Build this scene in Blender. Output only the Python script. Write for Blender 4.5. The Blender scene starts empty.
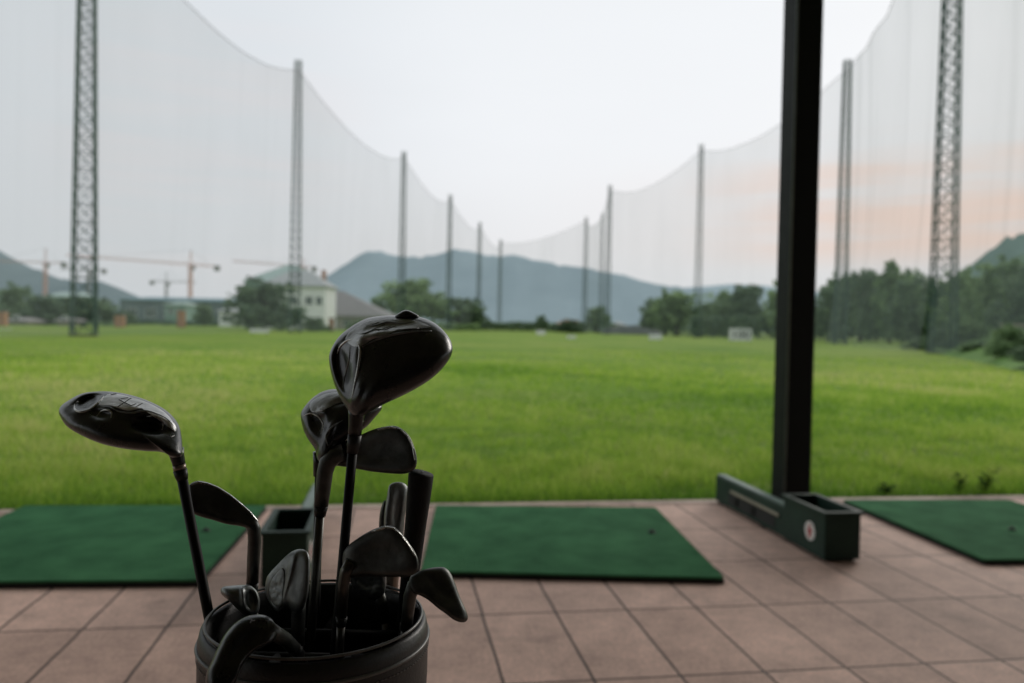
import bpy, bmesh, math, random
import numpy as np
from mathutils import Vector, Matrix, noise

random.seed(7)
RNG = np.random.default_rng(11)
sc = bpy.context.scene
COL = sc.collection
PI = math.pi
R = math.radians

# ------------------------------------------------------------------ camera
H = 1.2                      # eye height above the paved floor
F = 780.0                    # focal length in pixels at 1024 wide
PITCH, ROLL = R(-1.07), R(1.145)
TILE_YAW = R(8.61)           # the shelter is turned against the view
fw = Vector((0, math.cos(PITCH), math.sin(PITCH)))
r0 = Vector((1, 0, 0)); u0 = r0.cross(fw)
rt = r0 * math.cos(ROLL) + u0 * math.sin(ROLL)
up = u0 * math.cos(ROLL) - r0 * math.sin(ROLL)
EYE = Vector((0, 0, H))

def ray(px, py):
    return fw * F + rt * (px - 512) - up * (py - 341.5)
def P(px, py, Y):            # the world point seen at a pixel of the photo, at distance Y ahead
    d = ray(px, py)
    return EYE + d * (Y / d.y)
def G(px, py, z=0.0):        # the ground point
    d = ray(px, py)
    return EYE + d * ((z - H) / d.z)
def hor(px):
    return 341.5 + F * math.tan(PITCH) + (px - 512) * math.tan(ROLL)
def at(px, Y):               # ground point below a pixel column at distance Y
    p = P(px, hor(px), Y)
    return Vector((p.x, Y, 0))
def hgt(px, py, Y):
    return P(px, py, Y).z
def tile(a, b, z=0.0):       # shelter frame to world
    c, s = math.cos(TILE_YAW), math.sin(TILE_YAW)
    return Vector((a * c - b * s, a * s + b * c, z))
def untile(v):
    c, s = math.cos(TILE_YAW), math.sin(TILE_YAW)
    return (v.x * c + v.y * s, -v.x * s + v.y * c)

cam = bpy.data.cameras.new("camera")
camo = bpy.data.objects.new("camera", cam); COL.objects.link(camo)
M = Matrix((rt, up, -fw)).transposed().to_4x4(); M.translation = EYE
camo.matrix_world = M
cam.sensor_width = 36; cam.lens = 36 * F / 1024
cam.clip_start = 0.05; cam.clip_end = 12000
cam.dof.use_dof = True; cam.dof.focus_distance = 0.86; cam.dof.aperture_fstop = 4.0
sc.camera = camo
sc.view_settings.view_transform = 'Standard'; sc.view_settings.look = 'None'
sc.view_settings.exposure = 0; sc.view_settings.gamma = 1
sc.cycles.transparent_max_bounces = 24
sc.cycles.max_bounces = 8
sc.cycles.diffuse_bounces = 4
sc.cycles.caustics_reflective = False; sc.cycles.caustics_refractive = False
sc.cycles.sample_clamp_indirect = 4

# --------------------------------------------------------------- materials
def nodes(name):
    m = bpy.data.materials.new(name); m.use_nodes = True
    nt = m.node_tree
    for n in list(nt.nodes): nt.nodes.remove(n)
    out = nt.nodes.new('ShaderNodeOutputMaterial')
    return m, nt, out
def N(nt, typ, **kw):
    n = nt.nodes.new(typ)
    for k, v in kw.items():
        if k in n.inputs: n.inputs[k].default_value = v
        else: setattr(n, k, v)
    return n
def rgb(c): return (c[0], c[1], c[2], 1)
def mat(name, c1, c2=None, rough=.6, metal=0., scale=8., bump=0., bscale=None, detail=5, coat=0., spec=.5, stretch=None, trans=0., coords='Object', rvar=0.):
    m, nt, out = nodes(name); L = nt.links
    b = N(nt, 'ShaderNodeBsdfPrincipled', Roughness=rough, Metallic=metal)
    b.inputs['Coat Weight'].default_value = coat
    b.inputs['Coat Roughness'].default_value = .12
    b.inputs['Specular IOR Level'].default_value = spec
    tc = N(nt, 'ShaderNodeTexCoord'); vec = tc.outputs[coords]
    if stretch:
        mp = N(nt, 'ShaderNodeMapping'); mp.inputs['Scale'].default_value = stretch
        L.new(vec, mp.inputs['Vector']); vec = mp.outputs['Vector']
    n1 = N(nt, 'ShaderNodeTexNoise', Scale=scale, Detail=detail, Roughness=.62); L.new(vec, n1.inputs['Vector'])
    rp = N(nt, 'ShaderNodeValToRGB')
    rp.color_ramp.elements[0].position = .32; rp.color_ramp.elements[1].position = .68
    c2 = c2 or tuple(x * .72 for x in c1)
    rp.color_ramp.elements[0].color = rgb(c2); rp.color_ramp.elements[1].color = rgb(c1)
    L.new(n1.outputs['Fac'], rp.inputs['Fac']); L.new(rp.outputs['Color'], b.inputs['Base Color'])
    if rvar:
        mr = N(nt, 'ShaderNodeMapRange'); mr.inputs['To Min'].default_value = max(0.03, rough - rvar); mr.inputs['To Max'].default_value = rough + rvar
        n3 = N(nt, 'ShaderNodeTexNoise', Scale=scale * 2.3, Detail=6, Roughness=.7); L.new(vec, n3.inputs['Vector'])
        L.new(n3.outputs['Fac'], mr.inputs['Value']); L.new(mr.outputs['Result'], b.inputs['Roughness'])
    if bump:
        n2 = N(nt, 'ShaderNodeTexNoise', Scale=bscale or scale * 4, Detail=6); L.new(vec, n2.inputs['Vector'])
        bp = N(nt, 'ShaderNodeBump', Strength=bump, Distance=.01); L.new(n2.outputs['Fac'], bp.inputs['Height'])
        L.new(bp.outputs['Normal'], b.inputs['Normal'])
    if trans:
        tr = N(nt, 'ShaderNodeBsdfTranslucent'); L.new(rp.outputs['Color'], tr.inputs['Color'])
        mx = N(nt, 'ShaderNodeMixShader', Fac=trans); L.new(b.outputs[0], mx.inputs[1]); L.new(tr.outputs[0], mx.inputs[2])
        L.new(mx.outputs[0], out.inputs['Surface'])
    else:
        L.new(b.outputs[0], out.inputs['Surface'])
    return m

# ------------------------------------------------------------ mesh helpers
def link(name, me, m=None, parent=None, smooth=False):
    o = bpy.data.objects.new(name, me); COL.objects.link(o)
    if m is not None:
        for mm in (m if isinstance(m, (list, tuple)) else [m]): me.materials.append(mm)
    if parent is not None: o.parent = parent
    if smooth and len(me.polygons):
        me.polygons.foreach_set('use_smooth', [True] * len(me.polygons))
    return o
def tag(o, label=None, cat=None, group=None, kind=None):
    if label: o['label'] = label
    if cat: o['category'] = cat
    if group: o['group'] = group
    if kind: o['kind'] = kind
    return o
def thing(name, label, cat, loc=(0, 0, 0), rz=0, group=None):
    o = bpy.data.objects.new(name, None); COL.objects.link(o)
    o.location = loc; o.rotation_euler = (0, 0, rz); o.empty_display_size = .1
    return tag(o, label, cat, group)
def copy_tree(o, parent=None):
    c = o.copy(); COL.objects.link(c)
    if parent is not None: c.parent = parent
    for ch in list(o.children): copy_tree(ch, c)
    return c

class MB:
    """collects shapes into one mesh"""
    def __init__(s): s.v = []; s.f = []; s.mi = []
    def add(s, vs, fs, mi=0):
        k = len(s.v); s.v += [tuple(v) for v in vs]; s.f += [tuple(i + k for i in f) for f in fs]; s.mi += [mi] * len(fs); return s
    def box(s, x0, x1, y0, y1, z0, z1, mi=0, fn=None):
        vs = [Vector((x, y, z)) for z in (z0, z1) for x, y in ((x0, y0), (x1, y0), (x1, y1), (x0, y1))]
        if fn: vs = [fn(v) for v in vs]
        return s.add(vs, [(3, 2, 1, 0), (4, 5, 6, 7), (0, 1, 5, 4), (1, 2, 6, 5), (2, 3, 7, 6), (3, 0, 4, 7)], mi)
    def bar(s, a, b, r, n=4, r2=None, mi=0, caps=True):
        a = Vector(a); b = Vector(b); d = b - a
        if d.length < 1e-9: return s
        d.normalize(); q = Vector((0, 0, 1)) if abs(d.z) < .9 else Vector((1, 0, 0))
        e = d.cross(q).normalized(); g = d.cross(e); r2 = r if r2 is None else r2
        vs = [a + (e * math.cos(t) + g * math.sin(t)) * r for t in [2 * PI * (i + .5) / n for i in range(n)]]
        vs += [b + (e * math.cos(t) + g * math.sin(t)) * r2 for t in [2 * PI * (i + .5) / n for i in range(n)]]
        fs = [(i, (i + 1) % n, n + (i + 1) % n, n + i) for i in range(n)]
        if caps: fs += [tuple(range(n - 1, -1, -1)), tuple(range(n, 2 * n))]
        return s.add(vs, fs, mi)
    def tube(s, pts, rad, n=20, mi=0, caps=True):
        pts = [Vector(p) for p in pts]; vs = []; prev = None
        for i, p in enumerate(pts):
            d = (pts[min(i + 1, len(pts) - 1)] - pts[max(i - 1, 0)]).normalized()
            if prev is None:
                q = Vector((0, 0, 1)) if abs(d.z) < .9 else Vector((1, 0, 0)); e = d.cross(q).normalized()
            else: e = (prev - d * prev.dot(d)).normalized()
            prev = e; g = d.cross(e); r = rad[i] if hasattr(rad, '__len__') else rad
            vs += [p + (e * math.cos(2 * PI * k / n) + g * math.sin(2 * PI * k / n)) * r for k in range(n)]
        fs = [(i * n + k, i * n + (k + 1) % n, (i + 1) * n + (k + 1) % n, (i + 1) * n + k) for i in range(len(pts) - 1) for k in range(n)]
        if caps: fs += [tuple(range(n - 1, -1, -1)), tuple(range((len(pts) - 1) * n, len(pts) * n))]
        return s.add(vs, fs, mi)
    def lathe(s, prof, n=48, c=(0, 0), mi=0):
        vs = [(c[0] + r * math.cos(2 * PI * k / n), c[1] + r * math.sin(2 * PI * k / n), z) for r, z in prof for k in range(n)]
        fs = [(i * n + k, i * n + (k + 1) % n, (i + 1) * n + (k + 1) % n, (i + 1) * n + k) for i in range(len(prof) - 1) for k in range(n)]
        return s.add(vs, fs, mi)
    def build(s, name, m=None, parent=None, smooth=False, bevel=0., fix=True):
        me = bpy.data.meshes.new(name); me.from_pydata(s.v, [], s.f)
        if fix or bevel:
            bm = bmesh.new(); bm.from_mesh(me)
            if bevel:
                ed = [e for e in bm.edges if len(e.link_faces) == 2 and e.calc_face_angle(0) > .6]
                bmesh.ops.bevel(bm, geom=ed, offset=bevel, segments=2, profile=.6, affect='EDGES', clamp_overlap=True)
            bmesh.ops.recalc_face_normals(bm, faces=bm.faces)
            bm.to_mesh(me); bm.free()
        elif any(s.mi): me.polygons.foreach_set('material_index', s.mi)
        o = link(name, me, m, parent, smooth)
        return o

def catmull(pts, n):
    """closed smooth resampling of a 2-D outline into n even points"""
    K = len(pts); dense = []
    for i in range(K):
        p0, p1, p2, p3 = (np.array(pts[(i + j - 1) % K], float) for j in range(4))
        for t in np.linspace(0, 1, 16, endpoint=False):
            dense.append(.5 * ((2 * p1) + (-p0 + p2) * t + (2 * p0 - 5 * p1 + 4 * p2 - p3) * t * t + (-p0 + 3 * p1 - 3 * p2 + p3) * t ** 3))
    d = np.array(dense); d2 = np.vstack([d, d[:1]])
    s = np.r_[0, np.cumsum(np.linalg.norm(np.diff(d2, axis=0), axis=1))]
    u = np.linspace(0, s[-1], n, endpoint=False)
    return np.c_[np.interp(u, s, d2[:, 0]), np.interp(u, s, d2[:, 1])]

# ---------------------------------------------------------------- world/sun
SUN_EL, SUN_AZ = R(22), R(38)       # low glow to the right of the view, azimuth from +Y towards +X
w = bpy.data.worlds.new("World"); sc.world = w; w.use_nodes = True
nt = w.node_tree; L = nt.links
for n in list(nt.nodes): nt.nodes.remove(n)
wo = N(nt, 'ShaderNodeOutputWorld'); bg = N(nt, 'ShaderNodeBackground', Strength=.1); bg2 = N(nt, 'ShaderNodeBackground', Strength=1.0)
sky = N(nt, 'ShaderNodeTexSky'); sky.sky_type = 'NISHITA'; sky.sun_disc = False
sky.sun_elevation = SUN_EL; sky.sun_rotation = SUN_AZ; sky.air_density = 1.2; sky.dust_density = 4; sky.ozone_density = 1
L.new(sky.outputs[0], bg.inputs['Color'])
tc = N(nt, 'ShaderNodeTexCoord'); sep = N(nt, 'ShaderNodeSeparateXYZ'); L.new(tc.outputs['Generated'], sep.inputs[0])
rp = N(nt, 'ShaderNodeValToRGB'); cr = rp.color_ramp
cr.elements[0].position = 0.0; cr.elements[0].color = (.68, .70, .73, 1)
cr.elements[1].position = .5; cr.elements[1].color = (.80, .86, .89, 1)
e = cr.elements.new(.10); e.color = (.74, .74, .755, 1)
e = cr.elements.new(.24); e.color = (.81, .845, .89, 1)
e = cr.elements.new(.36); e.color = (.81, .86, .91, 1)
L.new(sep.outputs['Z'], rp.inputs['Fac'])
# soft overcast variation
mp = N(nt, 'ShaderNodeMapping'); mp.inputs['Scale'].default_value = (1.4, 1.4, 5); L.new(tc.outputs['Generated'], mp.inputs[0])
cn = N(nt, 'ShaderNodeTexNoise', Scale=1.7, Detail=5, Roughness=.5); L.new(mp.outputs[0], cn.inputs['Vector'])
cm = N(nt, 'ShaderNodeMapRange'); cm.inputs['From Min'].default_value = .3; cm.inputs['From Max'].default_value = .7
cm.inputs['To Min'].default_value = .955; cm.inputs['To Max'].default_value = 1.04; L.new(cn.outputs['Fac'], cm.inputs['Value'])
mul = N(nt, 'ShaderNodeVectorMath', operation='SCALE'); L.new(rp.outputs['Color'], mul.inputs[0]); L.new(cm.outputs['Result'], mul.inputs['Scale'])
# dimmer, bluer to the left; brighter to the right of centre
def dirmask(px, py, lo, hi):
    d = ray(px, py).normalized()
    dt = N(nt, 'ShaderNodeVectorMath', operation='DOT_PRODUCT'); dt.inputs[1].default_value = d; L.new(tc.outputs['Generated'], dt.inputs[0])
    mr = N(nt, 'ShaderNodeMapRange'); mr.interpolation_type = 'SMOOTHSTEP'
    mr.inputs['From Min'].default_value = lo; mr.inputs['From Max'].default_value = hi; L.new(dt.outputs['Value'], mr.inputs['Value'])
    return mr.outputs['Result']
def mixc(fac, a, col, amt=1.):
    mx = N(nt, 'ShaderNodeMix', data_type='RGBA'); 
    if amt != 1:
        ml = N(nt, 'ShaderNodeMath', operation='MULTIPLY'); ml.inputs[1].default_value = amt; L.new(fac, ml.inputs[0]); fac = ml.outputs[0]
    L.new(fac, mx.inputs[0]); L.new(a, mx.inputs[6]); mx.inputs[7].default_value = rgb(col); return mx.outputs[2]
c = mul.outputs[0]
c = mixc(dirmask(-60, 100, .80, 1.0), c, (.72, .755, .79), .85)
c = mixc(dirmask(690, 60, .86, 1.0), c, (.92, .935, .96), .7)
# peach sunset streaks low on the right
mp2 = N(nt, 'ShaderNodeMapping'); mp2.inputs['Scale'].default_value = (1.2, 1.2, 16); mp2.inputs['Rotation'].default_value = (0, R(7), 0); L.new(tc.outputs['Generated'], mp2.inputs[0])
sn = N(nt, 'ShaderNodeTexNoise', Scale=2.2, Detail=5, Roughness=.55); L.new(mp2.outputs[0], sn.inputs['Vector'])
sm = N(nt, 'ShaderNodeMapRange'); sm.interpolation_type = 'SMOOTHSTEP'; sm.inputs['From Min'].default_value = .38; sm.inputs['From Max'].default_value = .62; L.new(sn.outputs['Fac'], sm.inputs['Value'])
def band(px, y0, y1, y2, y3):   # trapezoid in elevation
    z = [ray(px, y).normalized().z for y in (y0, y1, y2, y3)]
    a = N(nt, 'ShaderNodeMapRange'); a.interpolation_type = 'SMOOTHSTEP'; a.inputs['From Min'].default_value = z[3]; a.inputs['From Max'].default_value = z[2]
    b = N(nt, 'ShaderNodeMapRange'); b.interpolation_type = 'SMOOTHSTEP'; b.inputs['From Min'].default_value = z[0]; b.inputs['From Max'].default_value = z[1]
    for q in (a, b): L.new(sep.outputs['Z'], q.inputs['Value'])
    m_ = N(nt, 'ShaderNodeMath', operation='MULTIPLY'); L.new(a.outputs[0], m_.inputs[0]); L.new(b.outputs[0], m_.inputs[1]); return m_.outputs[0]
def mulv(a, b):
    m_ = N(nt, 'ShaderNodeMath', operation='MULTIPLY'); L.new(a, m_.inputs[0]); L.new(b, m_.inputs[1]); return m_.outputs[0]
bnd = band(950, 110, 190, 235, 275)
f1 = mulv(mulv(dirmask(1010, 205, .93, .995), bnd), sm.outputs[0])
c = mixc(f1, c, (.98, .66, .52), .62)
f2 = mulv(dirmask(1000, 210, .84, .99), band(950, 130, 190, 235, 285))
c = mixc(f2, c, (.88, .76, .72), .22)
f3 = mulv(dirmask(215, 155, .975, .9995), sm.outputs[0])
c = mixc(f3, c, (.88, .78, .78), .22)
L.new(c, bg2.inputs['Color'])
ms = N(nt, 'ShaderNodeMixShader', Fac=.985)
L.new(bg.outputs[0], ms.inputs[1]); L.new(bg2.outputs[0], ms.inputs[2]); L.new(ms.outputs[0], wo.inputs['Surface'])

sl = bpy.data.lights.new("sun", 'SUN'); sl.energy = 1.6; sl.angle = R(24); sl.color = (1, .94, .87)
so = bpy.data.objects.new("sun", sl); COL.objects.link(so)
sd = Vector((math.sin(SUN_AZ) * math.cos(SUN_EL), math.cos(SUN_AZ) * math.cos(SUN_EL), math.sin(SUN_EL)))
so.rotation_euler = sd.to_track_quat('Z', 'Y').to_euler(); so.location = (10, 10, 30)

# =============================================================== SETTING
EDGE = 5.21     # the paving ends here in the shelter frame
# --- grass field
def field_mat():
    m, nt, out = nodes("grass_field"); L = nt.links
    b = N(nt, 'ShaderNodeBsdfPrincipled', Roughness=.9); b.inputs['Specular IOR Level'].default_value = .15
    tc = N(nt, 'ShaderNodeTexCoord')
    def nz(s, d, r, st=None):
        v = tc.outputs['Object']
        if st:
            mp = N(nt, 'ShaderNodeMapping'); mp.inputs['Scale'].default_value = st; L.new(v, mp.inputs[0]); v = mp.outputs[0]
        n = N(nt, 'ShaderNodeTexNoise', Scale=s, Detail=d, Roughness=r); L.new(v, n.inputs['Vector']); return n.outputs['Fac']
    def ramp(f, cols):
        r = N(nt, 'ShaderNodeValToRGB'); el = r.color_ramp.elements
        el[0].position, el[0].color = cols[0][0], rgb(cols[0][1]); el[1].position, el[1].color = cols[-1][0], rgb(cols[-1][1])
        for p, cc in cols[1:-1]:
            e = el.new(p); e.color = rgb(cc)
        L.new(f, r.inputs['Fac']); return r.outputs['Color']
    big = ramp(nz(.11, 5, .6, (1, 1.2, 1)), [(.30, (.10, .205, .018)), (.46, (.165, .275, .030)), (.60, (.225, .305, .05)), (.75, (.26, .31, .09))])
    fine = ramp(nz(2.2, 6, .7), [(.3, (.55, .55, .5)), (.7, (1.25, 1.2, 1.15))])
    mx = N(nt, 'ShaderNodeMix', data_type='RGBA', blend_type='MULTIPLY'); mx.inputs[0].default_value = .8
    L.new(big, mx.inputs[6]); L.new(fine, mx.inputs[7])
    L.new(mx.outputs[2], b.inputs['Base Color'])
    bp = N(nt, 'ShaderNodeBump', Strength=.6, Distance=.15); L.new(nz(5, 8, .7), bp.inputs['Height']); L.new(bp.outputs[0], b.inputs['Normal'])
    L.new(b.outputs[0], out.inputs['Surface']); return m
FIELD = field_mat()
xs = np.r_[np.linspace(-3500, -60, 12), np.linspace(-50, 50, 61), np.linspace(60, 3500, 12)]
ys = np.r_[np.linspace(EDGE, 60, 70), np.linspace(62, 160, 40), np.linspace(200, 6000, 12)]
mb = MB(); nx, ny = len(xs), len(ys)
vs = []
for y in ys:
    for x in xs:
        z = -.05
        if 6 < y < 160 and abs(x) < 55:
            z += .05 * noise.noise(Vector((x * .12, y * .09, 0))) * min(1, (y - 6) / 10) * (1 if abs(x) < 50 else 0)
        vs.append(tile(x, y, z))
fs = [(j * nx + i, j * nx + i + 1, (j + 1) * nx + i + 1, (j + 1) * nx + i) for j in range(ny - 1) for i in range(nx - 1)]
mb.add(vs, fs)
tag(mb.build("grass_field", FIELD, smooth=True, fix=False), kind='structure', label="mown bright green driving range field")
# ground below and behind the shelter
mb = MB(); mb.add([tile(-3500, -3000, -.12), tile(3500, -3000, -.12), tile(3500, EDGE + .02, -.12), tile(-3500, EDGE + .02, -.12)], [(0, 1, 2, 3)])
tag(mb.build("ground", FIELD, fix=False), kind='structure')

# --- tiled floor
def tile_mat():
    m, nt, out = nodes("clay_paving"); L = nt.links
    b = N(nt, 'ShaderNodeBsdfPrincipled', Roughness=.75); b.inputs['Specular IOR Level'].default_value = .3
    tc = N(nt, 'ShaderNodeTexCoord')
    mp = N(nt, 'ShaderNodeMapping'); mp.inputs['Location'].default_value = (-.3252 * H, -2.6737 * H, 0); L.new(tc.outputs['Object'], mp.inputs[0])
    # slight wobble so that joints are not ruler straight
    wn = N(nt, 'ShaderNodeTexNoise', Scale=3.0, Detail=3); L.new(mp.outputs[0], wn.inputs['Vector'])
    ws = N(nt, 'ShaderNodeVectorMath', operation='MULTIPLY_ADD'); ws.inputs[1].default_value = (.013, .013, 0); L.new(wn.outputs['Color'], ws.inputs[0]); L.new(mp.outputs[0], ws.inputs[2])
    br = N(nt, 'ShaderNodeTexBrick', offset=0., squash=1.)
    br.inputs['Scale'].default_value = 1; br.inputs['Brick Width'].default_value = .2588 * H; br.inputs['Row Height'].default_value = .5289 * H
    br.inputs['Mortar Size'].default_value = .0065; br.inputs['Mortar Smooth'].default_value = .35; br.inputs['Bias'].default_value = 0
    br.inputs['Color1'].default_value = (.76, .51, .415, 1); br.inputs['Color2'].default_value = (.58, .385, .31, 1); br.inputs['Mortar'].default_value = (.075, .052, .043, 1)
    L.new(ws.outputs[0], br.inputs['Vector'])
    def nz(s, d, r, lo, hi, a, bb):
        n = N(nt, 'ShaderNodeTexNoise', Scale=s, Detail=d, Roughness=r); L.new(tc.outputs['Object'], n.inputs['Vector'])
        mr = N(nt, 'ShaderNodeMapRange'); mr.inputs['From Min'].default_value = lo; mr.inputs['From Max'].default_value = hi
        mr.inputs['To Min'].default_value = a; mr.inputs['To Max'].default_value = bb; L.new(n.outputs['Fac'], mr.inputs['Value']); return mr.outputs[0]
    c = br.outputs['Color']
    for q in (nz(1.1, 5, .6, .3, .7, .72, 1.10), nz(9, 8, .7, .32, .68, .78, 1.14), nz(70, 4, .6, .35, .65, .82, 1.12)):
        v = N(nt, 'ShaderNodeVectorMath', operation='SCALE'); L.new(c, v.inputs[0]); L.new(q, v.inputs['Scale']); c = v.outputs[0]
    # dark stains
    st = N(nt, 'ShaderNodeTexNoise', Scale=1.9, Detail=7, Roughness=.72); L.new(tc.outputs['Object'], st.inputs['Vector'])
    sr = N(nt, 'ShaderNodeMapRange'); sr.inputs['From Min'].default_value = .56; sr.inputs['From Max'].default_value = .74; sr.inputs['To Max'].default_value = .5; L.new(st.outputs['Fac'], sr.inputs['Value'])
    mx = N(nt, 'ShaderNodeMix', data_type='RGBA'); L.new(sr.outputs[0], mx.inputs[0]); L.new(c, mx.inputs[6]); mx.inputs[7].default_value = (.13, .10, .085, 1)
    L.new(mx.outputs[2], b.inputs['Base Color'])
    bp = N(nt, 'ShaderNodeBump', Strength=.5, Distance=.004); bp.invert = True; L.new(br.outputs['Fac'], bp.inputs['Height'])
    bn = N(nt, 'ShaderNodeTexNoise', Scale=120, Detail=4); L.new(tc.outputs['Object'], bn.inputs['Vector'])
    bp2 = N(nt, 'ShaderNodeBump', Strength=.18, Distance=.003); L.new(bn.outputs['Fac'], bp2.inputs['Height']); L.new(bp.outputs[0], bp2.inputs['Normal'])
    L.new(bp2.outputs[0], b.inputs['Normal']); L.new(b.outputs[0], out.inputs['Surface']); return m
mb = MB(); mb.box(-14, 14, -4, EDGE - .07, -.1, 0)
fl = mb.build("tiled_floor", tile_mat()); fl.rotation_euler.z = TILE_YAW; tag(fl, "brownish pink rectangular paving tiles", kind='structure')
CONC = mat("pale_concrete", (.58, .45, .37), (.34, .26, .21), rough=.85, scale=6, bump=.3)
mb = MB(); mb.box(-14, 14, EDGE - .07, EDGE + .03, -.1, .004)
kb = mb.build("kerb_strip", CONC); kb.rotation_euler.z = TILE_YAW; tag(kb, "narrow pale concrete edge between the tiles and the grass", kind='structure')

# --- grass blades: dense near the paving, sparser tufts farther out
def grass_mat():
    m, nt, out = nodes("grass_blades"); L = nt.links
    b = N(nt, 'ShaderNodeBsdfPrincipled', Roughness=.7); b.inputs['Specular IOR Level'].default_value = .2
    at_ = N(nt, 'ShaderNodeAttribute', attribute_name='tint')
    r = N(nt, 'ShaderNodeValToRGB'); el = r.color_ramp.elements
    el[0].color = (.115, .25, .028, 1); el[1].color = (.62, .61, .25, 1)
    e = el.new(.35); e.color = (.31, .49, .055, 1); e = el.new(.7); e.color = (.49, .60, .13, 1)
    L.new(at_.outputs['Fac'], r.inputs['Fac']); L.new(r.outputs['Color'], b.inputs['Base Color'])
    tr = N(nt, 'ShaderNodeBsdfTranslucent'); L.new(r.outputs['Color'], tr.inputs['Color'])
    mx = N(nt, 'ShaderNodeMixShader', Fac=.45); L.new(b.outputs[0], mx.inputs[1]); L.new(tr.outputs[0], mx.inputs[2]); L.new(mx.outputs[0], out.inputs['Surface']); return m
GM = grass_mat()
def blades(name, zones, label):
    Vs, Fs, T = [], [], []; base = 0
    for (b0, b1, dens, h, wd) in zones:
        # width of the visible wedge grows with distance
        n = int(dens * (b1 - b0) * 1.62 * (b0 + b1) / 2)
        b = b0 + (b1 - b0) * RNG.random(n) ** .9
        a = (RNG.random(n) - .5) * 1.62 * (b + 1) + .15 * b
        # patchiness
        pn = np.array([noise.noise(Vector((x * .55, y * .4, 3))) + .9 * noise.noise(Vector((x * 2.6, y * 2.0, 9))) for x, y in zip(a, b)])
        hh = h * (.45 + .8 * RNG.random(n)) * (1 + .6 * pn)
        big = np.array([noise.noise(Vector((x * .10, y * .07, 21))) + .5 * noise.noise(Vector((x * .3, y * .2, 31))) for x, y in zip(a, b)])
        fade = np.clip((52 - b) / 34, .12, 1); hh = hh * fade
        az = RNG.random(n) * 2 * PI; lean = (RNG.random(n) * .8 + .1) * hh; la = RNG.random(n) * 2 * PI
        cx, sx = math.cos(TILE_YAW), math.sin(TILE_YAW)
        X = a * cx - b * sx; Y = a * sx + b * cx
        dx, dy = np.cos(az) * wd / 2, np.sin(az) * wd / 2
        lx, ly = np.cos(la) * lean, np.sin(la) * lean
        z0 = np.full(n, -.06)
        v = np.stack([np.c_[X - dx, Y - dy, z0], np.c_[X + dx, Y + dy, z0],
                      np.c_[X + dx * .7 + lx * .4, Y + dy * .7 + ly * .4, z0 + hh * .62], np.c_[X - dx * .7 + lx * .4, Y - dy * .7 + ly * .4, z0 + hh * .62],
                      np.c_[X + lx, Y + ly, z0 + hh]], 1).reshape(-1, 3)
        k = base + np.arange(n) * 5
        Vs.append(v); Fs.append(k); base += n * 5
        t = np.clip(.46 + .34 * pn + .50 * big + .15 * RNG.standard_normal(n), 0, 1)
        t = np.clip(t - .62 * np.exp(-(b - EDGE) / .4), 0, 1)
        T.append(np.repeat(t, 5))
    V = np.vstack(Vs); K = np.concatenate(Fs); n = len(K)
    loops = np.stack([K, K + 1, K + 2, K + 3, K + 3, K + 2, K + 4], 1).reshape(-1)
    me = bpy.data.meshes.new(name)
    me.vertices.add(len(V)); me.vertices.foreach_set('co', V.astype(np.float32).ravel())
    me.loops.add(len(loops)); me.loops.foreach_set('vertex_index', loops.astype(np.int32))
    me.polygons.add(2 * n)
    ls = np.stack([np.arange(n) * 7, np.arange(n) * 7 + 4], 1).reshape(-1)
    me.polygons.foreach_set('loop_start', ls.astype(np.int32))
    me.update(calc_edges=True)
    at_ = me.attributes.new('tint', 'FLOAT', 'POINT'); at_.data.foreach_set('value', np.concatenate(T).astype(np.float32))
    return tag(link(name, me, GM), label, "grass", kind='stuff')
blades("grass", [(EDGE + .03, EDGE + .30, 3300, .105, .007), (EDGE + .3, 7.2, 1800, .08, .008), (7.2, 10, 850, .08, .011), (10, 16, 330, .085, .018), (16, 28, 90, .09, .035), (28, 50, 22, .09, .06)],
       "short green grass blades growing from the paving edge outward")

# --- shelter over the tees (only its posts and shade are seen)
WALD = mat("dark_rear_wall", (.05, .05, .05), (.03, .03, .03), rough=.8, scale=2)
SHM = mat("painted_sheet", (.36, .36, .35), (.28, .28, .27), rough=.7, scale=2)
sh = thing("shelter", "roofed tee shelter that shades the paved floor and the golf bag", "shelter", (0, 0, 0), TILE_YAW)
RZ = 5.3
MB().box(-14, 14, -4.2, EDGE + .10, RZ, RZ + .15).build("roof", SHM, sh)
MB().box(-14, 14, -4.2, -4.0, -.1, RZ - .002).build("rear_wall", WALD, sh)

# --- steel column
STEEL = mat("dark_green_paint", (.005, .008, .007), (.0035, .0055, .005), rough=.6, scale=3, bump=.05, coat=0, rvar=.1, spec=.22)
pc = P(790.5, 490, 5.08); a0, b0 = untile(pc)
cz = thing("steel_column", "tall dark green square steel column behind the ball dispenser", "column", tile(a0, b0), TILE_YAW)
o = MB().box(-.093, .093, -.093, .093, .012, RZ - .005).build("shaft", STEEL, cz, bevel=.020)
MB().box(-.15, .15, -.13, .13, .001, .012).build("base_plate", STEEL, cz, bevel=.002)

BEAD = mat('green_edge_highlight', (.12, .15, .135), (.06, .08, .07), rough=.5, scale=4)  # lighter green paints the highlight along the column's bevelled corner
MB().tube([(-.088, -.088, .013), (-.088, -.088, RZ - .01)], .0085, 10).build('corner_highlight', BEAD, cz, smooth=True)
for bx_, by_ in ((-.125, -.108), (.125, -.108), (-.125, .108), (.125, .108)):
    MB().tube([(bx_, by_, .0125), (bx_, by_, .026)], .011, 6).build("bolt", STEEL, cz)

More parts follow.
